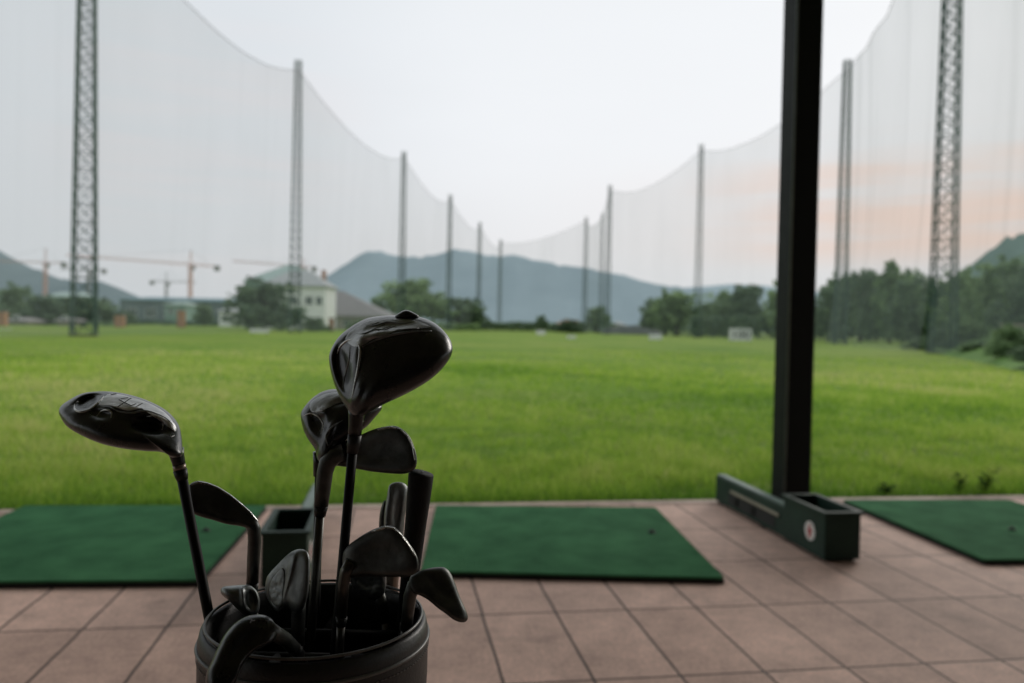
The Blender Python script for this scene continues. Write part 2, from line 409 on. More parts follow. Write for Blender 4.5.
# --- range mats
TURF = mat("synthetic_turf", (.070, .235, .100), (.034, .135, .058), rough=.95, scale=4.2, bump=.9, bscale=420, spec=.1, detail=8)
RUB = mat("black_rubber", (.012, .012, .012), (.007, .007, .007), rough=.75, scale=20, bump=.2)
def golf_mat(corners, label, tee, worn=None):
    c = [Vector((p.x, p.y, 0)) for p in corners]
    ctr = sum(c, Vector()) / 4
    t = thing("golf_mat", label, "mat", ctr, 0, "green tee mats on the paving")
    def slab(k, z0, z1):
        n = 10; mb = MB(); ring = []
        q = [(p - ctr) * k for p in c]
        # rounded corners
        for i in range(4):
            p, a, b_ = q[i], q[i - 1], q[(i + 1) % 4]
            u = p + (a - p).normalized() * .02; v = p + (b_ - p).normalized() * .02
            ring += [u, (u + v + p) / 3, v]
        m_ = len(ring)
        vs = [(p.x, p.y, z0) for p in ring] + [(p.x, p.y, z1) for p in ring]
        return mb.add(vs, [tuple(range(m_)), tuple(range(m_, 2 * m_))] + [(i, (i + 1) % m_, m_ + (i + 1) % m_, m_ + i) for i in range(m_)])
    slab(1.0, .001, .020).build("rubber_base", RUB, t)
    slab(.994, .0205, .032).build("turf_surface", TURF, t)
    if tee:
        p = G(tee[0], tee[1], .03) - ctr
        MB().lathe([(.024, .0325), (.024, .035), (.019, .037), (.011, .038), (.010, .046), (.011, .048), (.008, .049), (.001, .049)], 20, (p.x, p.y)).build("rubber_tee", RUB, t, smooth=True)
    return t
golf_mat([G(420, 577.5), G(725.5, 584.5), G(656, 507, .032), G(435.5, 505, .032)], "green turf mat at the centre of the paving, right of the golf bag", (652, 533))
bl = G(199, 587); br_ = G(267, 505, .032); q0 = G(25, 505, .032); fl_ = bl + (q0 - br_) + (G(0, 585.5) - bl).normalized() * .0
golf_mat([fl_, bl, br_, q0], "green turf mat at the left edge, behind the tall left wood club", (206, 531))
r1 = G(984, 565.5); r0_ = G(842, 499.5, .032); r2 = G(1009, 499.5, .032)
golf_mat([r1, r1 + (r2 - r0_), r2, r0_], "green turf mat at the right edge, beyond the ball dispenser under the column", (1012, 530))

# --- ball dispensers
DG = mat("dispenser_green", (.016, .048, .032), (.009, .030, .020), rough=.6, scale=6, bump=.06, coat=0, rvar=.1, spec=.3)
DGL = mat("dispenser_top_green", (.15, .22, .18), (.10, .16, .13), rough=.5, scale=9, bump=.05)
WHT = mat("white_sticker", (.85, .84, .80), (.75, .73, .70), rough=.6, scale=60)
REDM = mat("red_print", (.60, .03, .03), rough=.6, scale=60)
SLT = mat("aged_ivory", (.42, .40, .30), (.30, .29, .22), rough=.5, scale=30)
DARK = mat("dark_recess", (.02, .024, .022), rough=.8, scale=10)
def dispenser(label, loc, hx):
    t = thing("ball_dispenser", label, "ball dispenser", loc, TILE_YAW, "golf ball dispensers between the tee mats")
    W, T_, LB, HB = .2, .012, .44, .248       # bin: x -W/2..W/2, y 0..LB
    mb = MB()
    mb.box(-W/2, W/2, 0, T_, .012, HB); mb.box(-W/2, W/2, LB - T_, LB, .012, HB)
    mb.box(-W/2, -W/2 + T_, T_, LB - T_, .012, HB); mb.box(W/2 - T_, W/2, T_, LB - T_, .012, HB)
    mb.box(-W/2 + T_, W/2 - T_, T_, LB - T_, .012, .024)
    mb.build("bin", DG, t, bevel=.0025)
    mb = MB(); q = .014; z0, z1 = HB + .001, HB + .016
    mb.box(-W/2 - q, W/2 + q, -q, .016, z0, z1); mb.box(-W/2 - q, W/2 + q, LB - .016, LB + q, z0, z1)
    mb.box(-W/2 - q, -W/2 + .016, .0165, LB - .0165, z0, z1); mb.box(W/2 - .016, W/2 + q, .0165, LB - .0165, z0, z1)
    mb.build("rim", DG, t, bevel=.003)
    for x in (-W/2 + .02, W/2 - .05): MB().box(x, x + .03, .02, .05, 0, .0115).build("foot", RUB, t)
    # long housing behind
    y0, y1, x0, x1, hh = LB + .002, LB + .97, hx, hx + .072, .185
    mb = MB(); mb.box(x0, x1, y0, y1, .014, hh)
    hs = mb.build("housing", DG, t, bevel=.004)
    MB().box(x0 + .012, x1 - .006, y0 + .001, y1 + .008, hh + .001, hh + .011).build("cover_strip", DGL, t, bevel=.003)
    # slot with ivory lip along the left side, dark track below it
    for sx, xx in ((-1, x0), (1, x1)):
        a_, b_ = (xx - .003, xx - .0005) if sx < 0 else (xx + .0005, xx + .003)
        MB().box(a_, b_, y0 + .10, y1 - .22, .04, .118).build("track_panel", DARK, t)
        a_, b_ = (xx - .012, xx - .001) if sx < 0 else (xx + .001, xx + .012)
        MB().box(a_, b_, y0 + .05, y1 - .26, .121, .137).build("guide_lip", SLT, t, bevel=.002)
        c_ = (xx - .012 if sx < 0 else xx + .0035); e_ = c_ + .0085
        for yy in (.36, .60): MB().box(c_, e_, y0 + yy, y0 + yy + .05, .05, .10).build("bracket", STEEL, t, bevel=.002)
    for q_ in (y1 - .10, y0 + .25): MB().box(x0 + .01, x1 - .01, q_, q_ + .06, 0, .0135).build("foot", RUB, t)
    # round sticker with a red figure, both sides
    for sx in (-1, 1):
        n = 28; xx = sx * (W/2 + .0012); cy, cz_ = .150, .128
        mb = MB(); vs = [(xx, cy + .052 * math.cos(2 * PI * k / n), cz_ + .052 * math.sin(2 * PI * k / n)) for k in range(n)]
        vs += [(xx - sx * .001, v[1], v[2]) for v in vs]
        mb.add(vs, [tuple(range(n)), tuple(range(2 * n - 1, n - 1, -1))] + [(k, (k + 1) % n, n + (k + 1) % n, n + k) for k in range(n)])
        em = mb.build("round_sticker", WHT, t)
        mb = MB(); X0, X1 = (xx - .0012, xx - .0004) if sx < 0 else (xx + .0004, xx + .0012)
        mb.box(X0, X1, cy - .012, cy + .012, cz_ - .034, cz_ + .017)
        mb.box(X0, X1, cy - .022, cy + .020, cz_ - .007, cz_ + .008)
        mb.box(X0, X1, cy - .008, cy + .008, cz_ + .020, cz_ + .034)
        mb.build("red_mark", REDM, em)
    return t
p = G(842, 562); a1, b1 = untile(p)
dispenser("dark green ball dispenser in front of the steel column, white round sticker facing the bag", tile(a1, b1), -.096)
p1 = P(284.5, 535, 3.48); a2, b2 = untile(Vector((p1.x, p1.y, 0)))
dispenser("dark green ball dispenser left of centre, seen between the club heads", tile(a2, b2), -.022)

# ============================================================ GOLF BAG
BAGX, BAGY = P(316.5, 620, .84).x, .84
RB = .1235
LEA = mat("black_leatherette", (.014, .014, .013), (.009, .009, .009), rough=.5, scale=40, bump=.12, bscale=420, coat=.05, rvar=.1)
PIPE = mat("grey_piping", (.13, .13, .12), rough=.4, scale=60)
CLOTH = mat("black_lining", (.003, .004, .004), rough=.95, scale=80)
bag = thing("golf_bag", "black round golf bag full of clubs, cropped by the bottom of the photo", "golf bag", (BAGX, BAGY, 0))
ZR = .878
mb = MB(); mb.lathe([(.001, 0), (.115, 0), (.118, .03), (.112, .06), (.113, .3), (.116, .55), (.1185, .74), (.1195, .80)], 64)
mb.build("body", LEA, bag, smooth=True)
mb = MB(); mb.lathe([(.1165, .795), (.1195, .80), (.1205, .82), (.1205, .852), (.1202, .868), (.1180, .878), (.1145, .881), (.1105, .878), (.1085, .868), (.1085, .70), (.1085, .1), (.001, .1)], 72)
mb.build("collar", LEA, bag, smooth=True)
def ringtube(z, r, t, name, m):
    n = 72; pts = [Vector((r * math.cos(2 * PI * k / n), r * math.sin(2 * PI * k / n), z)) for k in range(n)]
    mb = MB(); k_ = 8; vs = []
    for i, p in enumerate(pts):
        d = Vector((p.x, p.y, 0)).normalized()
        vs += [p + d * t * math.cos(2 * PI * j / k_) + Vector((0, 0, t * math.sin(2 * PI * j / k_))) for j in range(k_)]
    mb.add(vs, [(i * k_ + j, i * k_ + (j + 1) % k_, ((i + 1) % n) * k_ + (j + 1) % k_, ((i + 1) % n) * k_ + j) for i in range(n) for j in range(k_)])
    return mb.build(name, m, bag, smooth=True)
ringtube(.862, .1208, .0020, "piping", PIPE)
ringtube(.884, .1135, .0016, "piping", PIPE)
# seam stitches below the piping
mb = MB()
for k in range(150):
    a = 2 * PI * k / 150; mb.bar((.1212 * math.cos(a), .1212 * math.sin(a), .8525), (.1212 * math.cos(a + .022), .1212 * math.sin(a + .022), .8525), .0006)
mb.build("stitching", PIPE, bag)
# dividers
mb = MB()
for (p_, q_) in (((-.107, -.02), (.107, -.02)), ((-.095, .045), (.095, .045)), ((0, .107), (0, .047)), ((-.035, -.022), (-.035, -.10)), ((.04, -.022), (.04, -.098))):
    mb.tube([(p_[0], p_[1], .845), (q_[0], q_[1], .845)], .0055, 10)
mb.build("divider", CLOTH, bag, smooth=True)
# carrying ring, pocket and strap
mb = MB(); mb.box(-.085, .085, -.165, -.112, .25, .66); mb.build("front_pocket", LEA, bag, bevel=.012)
pts = []
for k in range(17):
    t_ = k / 16; a = R(205) ; rr = .1225 + .035 * math.sin(PI * t_); pts.append((rr * math.cos(a), rr * math.sin(a), .82 - .30 * t_))
MB().tube(pts, .010, 10).build("handle", LEA, bag, smooth=True)
pts = [(.1205 + .05 * math.sin(PI * k / 20), .01, .80 - .6 * k / 20) for k in range(21)]
MB().tube(pts, .013, 10).build("shoulder_strap", LEA, bag, smooth=True)

# ============================================================ CLUBS
BLK = mat("glossy_black_head", (.024, .025, .025), (.012, .013, .013), rough=.30, metal=.3, scale=30, bump=.06, bscale=160, coat=.15, rvar=.12)
GUN = mat("worn_gunmetal", (.27, .285, .285), (.14, .15, .15), rough=.42, metal=.75, scale=35, bump=.08, bscale=110, rvar=.16, spec=.5)
DGUN = mat("dark_worn_steel", (.125, .128, .12), (.05, .052, .05), rough=.42, metal=.75, scale=30, bump=.06, bscale=120, rvar=.15)
CHR = mat("chrome_and_glint", (.62, .62, .60), (.40, .40, .38), rough=.30, metal=.95, scale=40, bump=.25, bscale=120, rvar=.14)  # dull chrome; on ridges and blade edges it paints sky glints
SHB = mat("black_graphite", (.005, .005, .005), (.003, .003, .003), rough=.5, scale=30, spec=.18)
SHS = mat("brushed_steel_shaft", (.11, .105, .095), (.06, .058, .052), rough=.35, metal=.8, scale=30, rvar=.1)
FER = mat("ferrule_plastic", (.018, .018, .018), rough=.45, scale=40, spec=.3)
BRZ = mat("bronze_band", (.30, .24, .20), rough=.35, metal=.7, scale=40)
GRP = mat("rubber_grip", (.011, .011, .011), (.007, .007, .007), rough=.7, scale=60, bump=.2, bscale=500, spec=.3)
MRK = mat("silver_lettering", (.30, .30, .30), (.2, .2, .2), rough=.35, metal=.7, scale=60)

def head(name, outline, center, D, tf, tb, m, parent, dents=(), tilt=(0, 0), nf=2.2, rings=30, n=128, rough_amp=0., bulge=2.0, cav=None):
    """club head: a closed pillow-like shell on a measured outline with sculpted hollows.
    dents: (cx, cy, rx, ry, angle, depth in m), depth > 0 pushes away from the viewer side"""
    ol = catmull(outline, n); c = np.array(center, float)
    k = F / D
    def dep(px, py): return D + tilt[0] * (px - c[0]) / k + tilt[1] * (py - c[1]) / k
    vs = []; rr = 1 - (1 - np.linspace(0, 1, rings + 1)[1:]) ** 1.7
    def front(q, r):
        f = -tf * (1 - r ** nf) ** (1 / bulge)
        for (cx, cy, rx, ry, an, dd) in dents:
            x, y = q[0] - cx, q[1] - cy; ca, sa = math.cos(R(an)), math.sin(R(an))
            u, v = (x * ca + y * sa) / rx, (-x * sa + y * ca) / ry
            s = u * u + v * v
            f += dd * (1 / (1 + (s ** 2.4))) * min(1, (1 - r) * 8)
        if rough_amp: f += rough_amp * noise.noise(Vector((q[0] * .25, q[1] * .25, D * 40))) * min(1, (1 - r) * 6)
        return f
    def back(q, r):
        return tb * (1 - r ** nf) ** (1 / bulge)
    vs.append(P(c[0], c[1], dep(*c) + front(c, 0)))
    for r in rr:
        for p in ol:
            q = c + (p - c) * r
            vs.append(P(q[0], q[1], dep(*q) + front(q, r)))
    nb = len(vs)
    for r in rr[:-1]:
        for p in ol:
            q = c + (p - c) * r; vs.append(P(q[0], q[1], dep(*q) + back(q, r)))
    vs.append(P(c[0], c[1], dep(*c) + back(c, 0))); last = len(vs) - 1
    fs = [(0, 1 + (i + 1) % n, 1 + i) for i in range(n)]
    for j in range(rings - 1):
        fs += [(1 + j * n + i, 1 + j * n + (i + 1) % n, 1 + (j + 1) * n + (i + 1) % n, 1 + (j + 1) * n + i) for i in range(n)]
    for j in range(rings - 2):
        fs += [(nb + j * n + i, nb + (j + 1) * n + i, nb + (j + 1) * n + (i + 1) % n, nb + j * n + (i + 1) % n) for i in range(n)]
    j = rings - 2; o_ = 1 + (rings - 1) * n
    fs += [(nb + j * n + i, o_ + i, o_ + (i + 1) % n, nb + j * n + (i + 1) % n) for i in range(n)]
    fs += [(last, nb + i, nb + (i + 1) % n) for i in range(n)]
    mb = MB(); mb.add([v - parent.location for v in vs], fs)
    o = mb.build(name, m, parent, smooth=True)
    return o
def px_tube(name, pts, m, parent, D=None, n=20):
    """pts: (px, py, depth, radius in px) """
    P3 = [P(x, y, d) - parent.location for x, y, d, r in pts]; rad = [r * d / F for x, y, d, r in pts]
    return MB().tube(P3, rad, n).build(name, m, parent, smooth=True)
def shaft(pts, m, parent, r, n=16):
    """from a head down into the bag; the last pixel point fixes where it crosses the rim plane"""
    (x0, y0, d0), (x1, y1, d1) = pts
    A = P(x0, y0, d0); B = P(x1, y1, d1); d = (B - A)
    E = A + d * ((.11 - A.z) / d.z)
    off = Vector((E.x - BAGX, E.y - BAGY)); lim = .085
    if off.length > lim: off *= lim / off.length
    E = Vector((BAGX + off.x, BAGY + off.y, .11))
    o = MB().tube([A - parent.location, B - parent.location, B.lerp(E, .5) - parent.location, E - parent.location], [r, r, r * 1.12, r * 1.3], n).build("shaft", m, parent, smooth=True)
    return o
def club(label, px, Y, cat="golf club", name="golf_club"):
    q = P(px, 630, Y)
    return thing(name, label, cat, (BAGX, BAGY, .101), 0, "golf clubs standing in the bag")

# 1 left fairway wood
c1 = club("wood club leaning far left, black head with carved hollows and silver marks", 200, .86)
O1 = [(58.8, 411.5), (61, 406), (69, 400), (80.8, 393.9), (92.5, 391.7), (108.6, 391.4), (126.2, 393.9), (143.7, 399), (161.3, 407.1), (173, 416.6), (179.6, 427), (181.8, 438.6), (182.6, 449), (181.5, 456), (172, 457.5), (167, 454.2), (160, 451.8), (145.2, 451), (123.2, 448.6), (101.3, 443.7), (82.2, 435.7), (67.6, 426.9), (61, 418)]
h1 = head("club_head", O1, (125, 420), .86, .032, .030, BLK, c1, tilt=(.10, -1.05), n=160, rings=44, dents=[
    (87, 401.5, 12, 6.2, -28, .014), (84, 408, 13, 4.5, -25, -.0035), (100, 414, 10, 5, 10, .006), (110, 408, 9, 3, -5, -.003),
    (149, 425, 18, 7.5, 10, .014), (150, 413.5, 22, 3.2, 22, -.004), (170, 424, 4.5, 5, 30, -.003), (122, 425, 20, 8, 5, .002)])
px_tube("hosel", [(175.5, 449, .861, 8), (177, 456, .861, 6.9), (178.6, 462, .861, 6.4), (179.2, 466, .861, 6.1)], BLK, c1)
px_tube("ferrule_band", [(179.0, 465, .861, 6.35), (180.2, 470.5, .861, 6.2)], BRZ, c1)
px_tube("ferrule", [(180, 470, .861, 6.8), (181.5, 476, .861, 6.3), (182.5, 480, .861, 5.3)], FER, c1)
shaft([(182, 478, .861), (212, 632, .845)], SHB, c1, .0056)
# silver marks on the sole (an X-like monogram and a slash)
def marks(parent, strokes, D, off, m, r=.8, name="lettering"):
    mb = MB()
    for (xa, ya, xb, yb) in strokes:
        mb.bar(P(xa, ya, D(xa, ya) + off) - parent.location, P(xb, yb, D(xb, yb) + off) - parent.location, r * .86 / F, 5)
    return mb.build(name, m, parent)
from mathutils.bvhtree import BVHTree
def surf(o, parent):
    bm = bmesh.new(); bm.from_mesh(o.data); bt = BVHTree.FromBMesh(bm); bm.free()
    def f(px, py):
        d = ray(px, py).normalized(); hit = bt.ray_cast(EYE - parent.location, d)
        if hit[0] is None: return None
        return (hit[0] + parent.location).y
    return f
def surf_marks(o, parent, strokes, m, r=.8, name="lettering"):
    f = surf(o, parent); mb = MB()
    for (xa, ya, xb, yb) in strokes:
        k = 5; pts = []
        for i in range(k):
            x = xa + (xb - xa) * i / (k - 1); y = ya + (yb - ya) * i / (k - 1); d = f(x, y)
            if d: pts.append(P(x, y, d - .0002) - parent.location)
        if len(pts) > 1: mb.tube(pts, r * .86 / F, 6)
    return mb.build(name, m, o)
def patch(o, parent, outline, center, m, name, off=.0006, n=72, rings=14, dome=.0006):
    """a thin patch of painted sheen laid on the head's own surface"""
    f = surf(o, parent); ol = catmull(outline, n); c = np.array(center, float); vs = []; d0 = f(*c)
    for j in range(rings + 1):
        r_ = j / rings
        for p in (ol if j else [c]):
            q = c + (p - c) * r_; d = f(*q) or d0; e_ = off + dome * (1 - r_ ** 4)
            if j == rings: e_ = -.0005
            vs.append(P(q[0], q[1], d - e_) - parent.location)
    fs = [(0, 1 + (i + 1) % n, 1 + i) for i in range(n)]
    for j in range(rings - 1):
        fs += [(1 + j * n + i, 1 + j * n + (i + 1) % n, 1 + (j + 1) * n + (i + 1) % n, 1 + (j + 1) * n + i) for i in range(n)]
    mb = MB(); mb.add(vs, fs); return mb.build(name, m, o, smooth=True)
def surf_line(o, parent, pts, m, r=1., name="ridge_glint", n=22, closed=False):
    """a smooth raised bead that follows the head's surface and tapers at its ends"""
    f = surf(o, parent); P_ = [np.array(p, float) for p in pts]; P_ = [2 * P_[0] - P_[1]] + P_ + [2 * P_[-1] - P_[-2]]
    out, rad = [], []; K = len(P_) - 3
    for i in range(n + 1):
        u = i / n * K; k = min(int(u), K - 1); t = u - k; a, b, c, d = P_[k:k + 4]
        q = .5 * (2 * b + (c - a) * t + (2 * a - 5 * b + 4 * c - d) * t * t + (3 * b - a - 3 * c + d) * t ** 3); dd = f(*q)
        if dd: out.append(P(q[0], q[1], dd) - parent.location); rad.append(r * .86 / F * (.25 + .75 * math.sin(PI * i / n)))
    if len(out) < 3: return None
    return MB().tube(out, rad, 8).build(name, m, o, smooth=True)
bpy.context.view_layer.update()
SHEEN = mat("sky_sheen_grey", (.95, .95, .95), (.45, .46, .46), rough=.42, metal=.5, scale=45, bump=.10, bscale=160, rvar=.1)  # pale grey paints the sky's sheen on the left wood's upper band
SHEEN_DARK = mat("dim_sky_sheen_grey", (.42, .43, .43), (.16, .165, .165), rough=.38, metal=.6, scale=45, bump=.10, bscale=160, rvar=.1)  # grey paints the sky highlights on the driver and the wood behind it
patch(h1, c1, [(102, 397.5), (108, 393.6), (117, 394), (127, 395.8), (144, 401), (160, 408.5), (171, 417.5), (177, 427), (177, 433), (172, 428), (166, 418.5), (156, 412), (146, 408.8), (137, 409.5), (128, 411), (118, 408.5), (109, 405.5), (101, 405.5), (96, 404)], (134, 402.6), SHEEN, "sheen_patch")
surf_marks(h1, c1, [(119, 400, 131, 406), (131, 398.5, 118, 407), (121, 399, 128, 398), (136, 407, 142.5, 403.5), (111, 395, 116, 394), (131, 406, 136, 404)], DARK, .75)
surf_line(h1, c1, [(97, 416), (101, 411.5), (107, 410), (111.5, 412.5), (111, 418)], CHR, 1.1)  # bright beads paint the sky glint along the carved ridges
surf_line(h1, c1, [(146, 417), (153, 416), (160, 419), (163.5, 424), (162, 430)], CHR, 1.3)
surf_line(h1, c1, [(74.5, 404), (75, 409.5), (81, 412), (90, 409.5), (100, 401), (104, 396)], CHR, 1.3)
surf_line(h1, c1, [(110, 407), (120, 412), (132, 413), (144, 411), (156, 414), (168, 420), (176, 430)], GUN, 1.2, "relief_line")
surf_marks(h1, c1, [(170.5, 435, 172, 438), (173.5, 433, 174.5, 437), (171, 437, 174.5, 435.5)], MRK, .35)

# 2 left iron
c2 = club("iron with pale edged blade just right of the far left wood", 253, .90)
O2 = [(188.4, 490), (190, 484), (198, 480.8), (208, 482.5), (218.4, 486.8), (230, 494), (241.4, 503), (250, 511), (256.5, 519), (259.5, 528), (257, 533), (251, 530), (241.4, 526.5), (226, 524), (212.6, 520), (200, 516.5), (191, 512), (188, 504)]
head("club_head", O2, (222, 505), .90, .006, .010, DGUN, c2, nf=9, bulge=1.6, tilt=(.35, -.35), dents=[(222, 506, 24, 10, 30, .0018)])
px_tube("hosel", [(250, 521, .905, 6.5), (254, 529, .906, 6.6), (254.6, 540, .907, 6.5), (253.5, 560, .907, 6.3), (252.5, 584, .907, 6.0)], DGUN, c2)
px_tube("ferrule", [(252.5, 583, .907, 6.2), (252.2, 594, .907, 5.0)], FER, c2)
shaft([(252.3, 590, .907), (255, 640, .895)], SHS, c2, .0048)

surf_marks(c2.children[0], c2, [(190.5, 485.5, 198, 482.2), (198, 482.2, 208, 484), (208, 484, 218, 488), (218, 488, 230, 495.5), (230, 495.5, 241, 504.5), (241, 504.5, 250, 512.5), (250, 512.5, 257, 521)], CHR, 1.2, "edge_glint")  # bright bead paints the glint along the blade's upper edge

# 3 big driver, tallest
c3 = club("large black driver, the tallest club, big rounded head at the centre of the bag", 345, .82)
O3 = [(329.2, 363.2), (330.4, 351), (338.6, 337), (350, 327.5), (359, 322), (367.8, 318), (382, 315.8), (397, 315.2), (410, 315.6), (422, 317.5), (436, 324), (448, 336), (452.5, 348), (450, 358), (440, 371), (426, 382.5), (405.9, 394), (382.5, 405), (370, 412), (362, 416), (353.2, 415), (343, 402.7), (334.2, 384)]
h3 = head("club_head", O3, (388, 360), .82, .042, .045, BLK, c3, tilt=(-.25, -.62), n=168, rings=46, dents=[
    (341, 366, 8, 22, -10, .016), (358, 352, 4.5, 24, 12, -.0045), (366, 336, 20, 4, -22, -.003), (392, 326, 22, 4, -6, .0035),
    (385, 333, 26, 3, -10, -.003), (349, 340, 9, 5, -40, .004), (405, 362, 30, 22, -30, .004), (356, 395, 4, 14, 25, -.003)])
patch(h3, c3, [(346, 335), (354, 328), (362, 323), (372, 319.6), (390, 318), (408, 318.6), (422, 321.5), (434, 327), (420, 326), (406, 327.5), (394, 332), (384, 336.5), (372, 340), (362, 346), (354, 347), (346, 342)], (372, 331), SHEEN_DARK, "sheen_patch")
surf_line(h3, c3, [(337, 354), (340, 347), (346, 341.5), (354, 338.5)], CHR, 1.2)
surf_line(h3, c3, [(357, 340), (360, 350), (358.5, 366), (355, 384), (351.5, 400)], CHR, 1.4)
surf_line(h3, c3, [(350, 346), (349, 360), (345, 376), (343, 388)], GUN, 1.0)
surf_line(h3, c3, [(360, 348), (374, 341), (392, 335), (412, 332), (432, 331)], GUN, 1.4, "relief_line")
surf_line(h3, c3, [(362, 324), (374, 326), (388, 322.5), (402, 324), (416, 321.5)], GUN, 1.6, "relief_line")
surf_line(h3, c3, [(354, 333), (364, 334), (376, 330), (390, 330.5)], GUN, 1.3, "relief_line")
surf_marks(h3, c3, [(372, 330, 385, 325), (378, 331, 391, 326.5), (384, 330.5, 396, 326), (372, 325, 379, 322.5)], DARK, .7)
head("sole_weight", [(395, 317), (400, 312.3), (406, 310), (413, 312.3), (419, 317), (407, 320)], (407, 315.5), .835, .008, .010, BLK, c3, n=48, rings=10)
px_tube("hosel", [(357, 404, .822, 9), (356.5, 416, .822, 8.0), (355.5, 426, .822, 7.0), (354.6, 436, .822, 6.6)], BLK, c3)
px_tube("ferrule", [(354.8, 435, .822, 6.9), (353.4, 446, .822, 6.6), (353.2, 447.5, .822, 5.9), (352.4, 453, .822, 5.6)], FER, c3)
shaft([(352.6, 451, .822), (337.5, 622, .815)], SHB, c3, .0052)

# 4 wood behind the driver
c4 = club("dark wood club half hidden behind the large driver", 318, .93)
O4 = [(301, 413), (307.8, 402.7), (315, 396), (324, 391), (335.6, 389), (352, 391), (368, 397), (378, 402), (382, 408), (373.7, 418.8), (365, 428), (348.8, 439), (336, 449), (327, 459), (321, 463), (317, 458), (315, 449.6), (306.4, 436.4), (302, 424.7)]
h4 = head("club_head", O4, (337, 416), .93, .032, .035, BLK, c4, tilt=(-.1, -.75), n=140, rings=36, dents=[
    (318, 422, 7, 11, -20, .009), (323, 410, 14, 4, -38, -.003), (340, 402, 18, 3.5, -15, .003), (330, 430, 4, 12, 30, -.0035)])
patch(h4, c4, [(309, 404), (316, 398), (326, 393.5), (338, 391.8), (352, 394), (360, 398), (352, 402), (340, 403), (330, 407), (320, 412), (311, 412)], (332, 401), SHEEN_DARK, "sheen_patch")
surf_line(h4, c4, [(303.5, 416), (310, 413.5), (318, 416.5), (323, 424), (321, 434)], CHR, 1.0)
surf_line(h4, c4, [(328, 446), (326, 436), (332, 427), (343, 420)], GUN, 1.2, "relief_line")
surf_marks(h4, c4, [(322, 402.5, 332, 398), (324, 405, 334, 400.5)], MRK, .45)
px_tube("hosel", [(320, 452, .93, 7), (319.5, 463, .93, 6.2), (319, 476, .93, 5.6)], BLK, c4)
shaft([(319, 474, .93), (316, 612, .92)], SHB, c4, .0050)

# 5 iron behind the driver's shaft
c5 = club("dark iron whose broad blade points right below the large driver", 322, .88)
O5 = [(331, 451), (343, 442), (356, 437), (366, 432.5), (376.6, 428.4), (391.3, 425.8), (400, 427.6), (408.8, 435.4), (414.6, 448), (417, 460), (415, 468.5), (408, 473), (397, 473.9), (373.7, 471.8), (353, 468.2), (338, 466), (331, 466), (327, 459)]
head("club_head", O5, (380, 452), .88, .006, .012, DGUN, c5, nf=9, bulge=1.6, tilt=(-.35, -.30), dents=[(382, 451, 26, 12, -10, .0025)])
px_tube("hosel", [(344, 452, .885, 9), (334, 456, .883, 9), (327.5, 463, .882, 8.6), (325, 472, .881, 8), (323, 490, .88, 7.5), (320.8, 508, .88, 7.0)], DGUN, c5)
px_tube("ferrule", [(321, 506, .88, 7.2), (320, 516, .88, 5.6)], FER, c5)
shaft([(320.2, 512, .88), (312.5, 615, .875)], SHS, c5, .0052)

surf_marks(c5.children[0], c5, [(378, 429.8, 391, 427.4), (391, 427.4, 400, 429.2), (400, 429.2, 407.5, 436.5), (407.5, 436.5, 413, 448.5), (413, 448.5, 415.3, 460)], CHR, 1.0, "edge_glint")

# 6 upturned grip
c6 = club("thick black rubber grip pointing up, right of all the iron heads", 415, .88, "golf club")
px_tube("grip", [(421.8, 471.6, .88, 6), (421.5, 472.3, .88, 11.8), (421, 475, .88, 12.8), (419.5, 490, .88, 12.2), (415, 530, .88, 10.6), (410, 575, .88, 9.2), (405, 620, .88, 8.2)], GRP, c6, n=28)
px_tube("vent_hole", [(422, 471.7, .877, 1.4), (422.1, 471.2, .877, 1.4)], PIPE, c6, n=10)
shaft([(405.5, 615, .88), (404, 628, .875)], SHS, c6, .0055)

# 7 iron seen on its sole edge
c7 = club("iron seen edge on, narrow grey sole beside the upturned black grip", 392, .95)
O7 = [(388.6, 487), (392, 483.3), (398, 482), (404, 483.2), (407.5, 487), (408, 494), (406.8, 503), (405, 516), (404, 527), (402, 545), (397, 560), (388, 560), (384.5, 545), (384, 526), (384.6, 512), (386.4, 500)]
head("club_head", O7, (396, 520), .955, .010, .016, GUN, c7, nf=4, bulge=1.8, tilt=(.5, -.1), dents=[(397, 510, 4, 20, 6, .002)], n=90, rings=20)
head("cavity_rim", [(379.6, 515), (382, 505), (385, 500), (387, 505), (386, 530), (384, 545), (380, 540), (379, 527)], (383, 522), .962, .005, .006, DGUN, c7, n=48, rings=10)
px_tube("hosel", [(393, 552, .955, 6.5), (392, 575, .955, 7), (391, 590, .955, 7), (389.5, 604, .955, 6.8)], BRZ, c7)
shaft([(389.7, 600, .955), (387, 632, .93)], SHS, c7, .0048)

# 8 iron in front, right of the driver's shaft
c8 = club("iron with dark triangular blade in front, just right of the driver's shaft", 342, .80)
O8 = [(345, 549), (356.6, 539), (371, 530.4), (380, 527), (387, 525.6), (394, 526.8), (401.7, 533.6), (410, 544.5), (416.5, 555.3), (418.6, 564.5), (416.5, 572.5), (407.9, 576.6), (395, 577), (381, 576.8), (362, 576.4), (350, 577.8), (344, 572), (342.5, 560)]
head("club_head", O8, (380, 554), .80, .006, .012, DGUN, c8, nf=9, bulge=1.6, tilt=(-.3, -.25), dents=[(381, 556, 24, 12, -8, .0016)])
px_tube("hosel", [(352, 562, .803, 7), (346, 572, .803, 6.4), (343.5, 585, .802, 5.8), (341.5, 618, .80, 5.3)], SHS, c8)
px_tube("ferrule", [(341.6, 617, .80, 5.9), (341, 626, .80, 5.0)], FER, c8)
shaft([(341, 622, .80), (340, 640, .798)], SHS, c8, .0045)

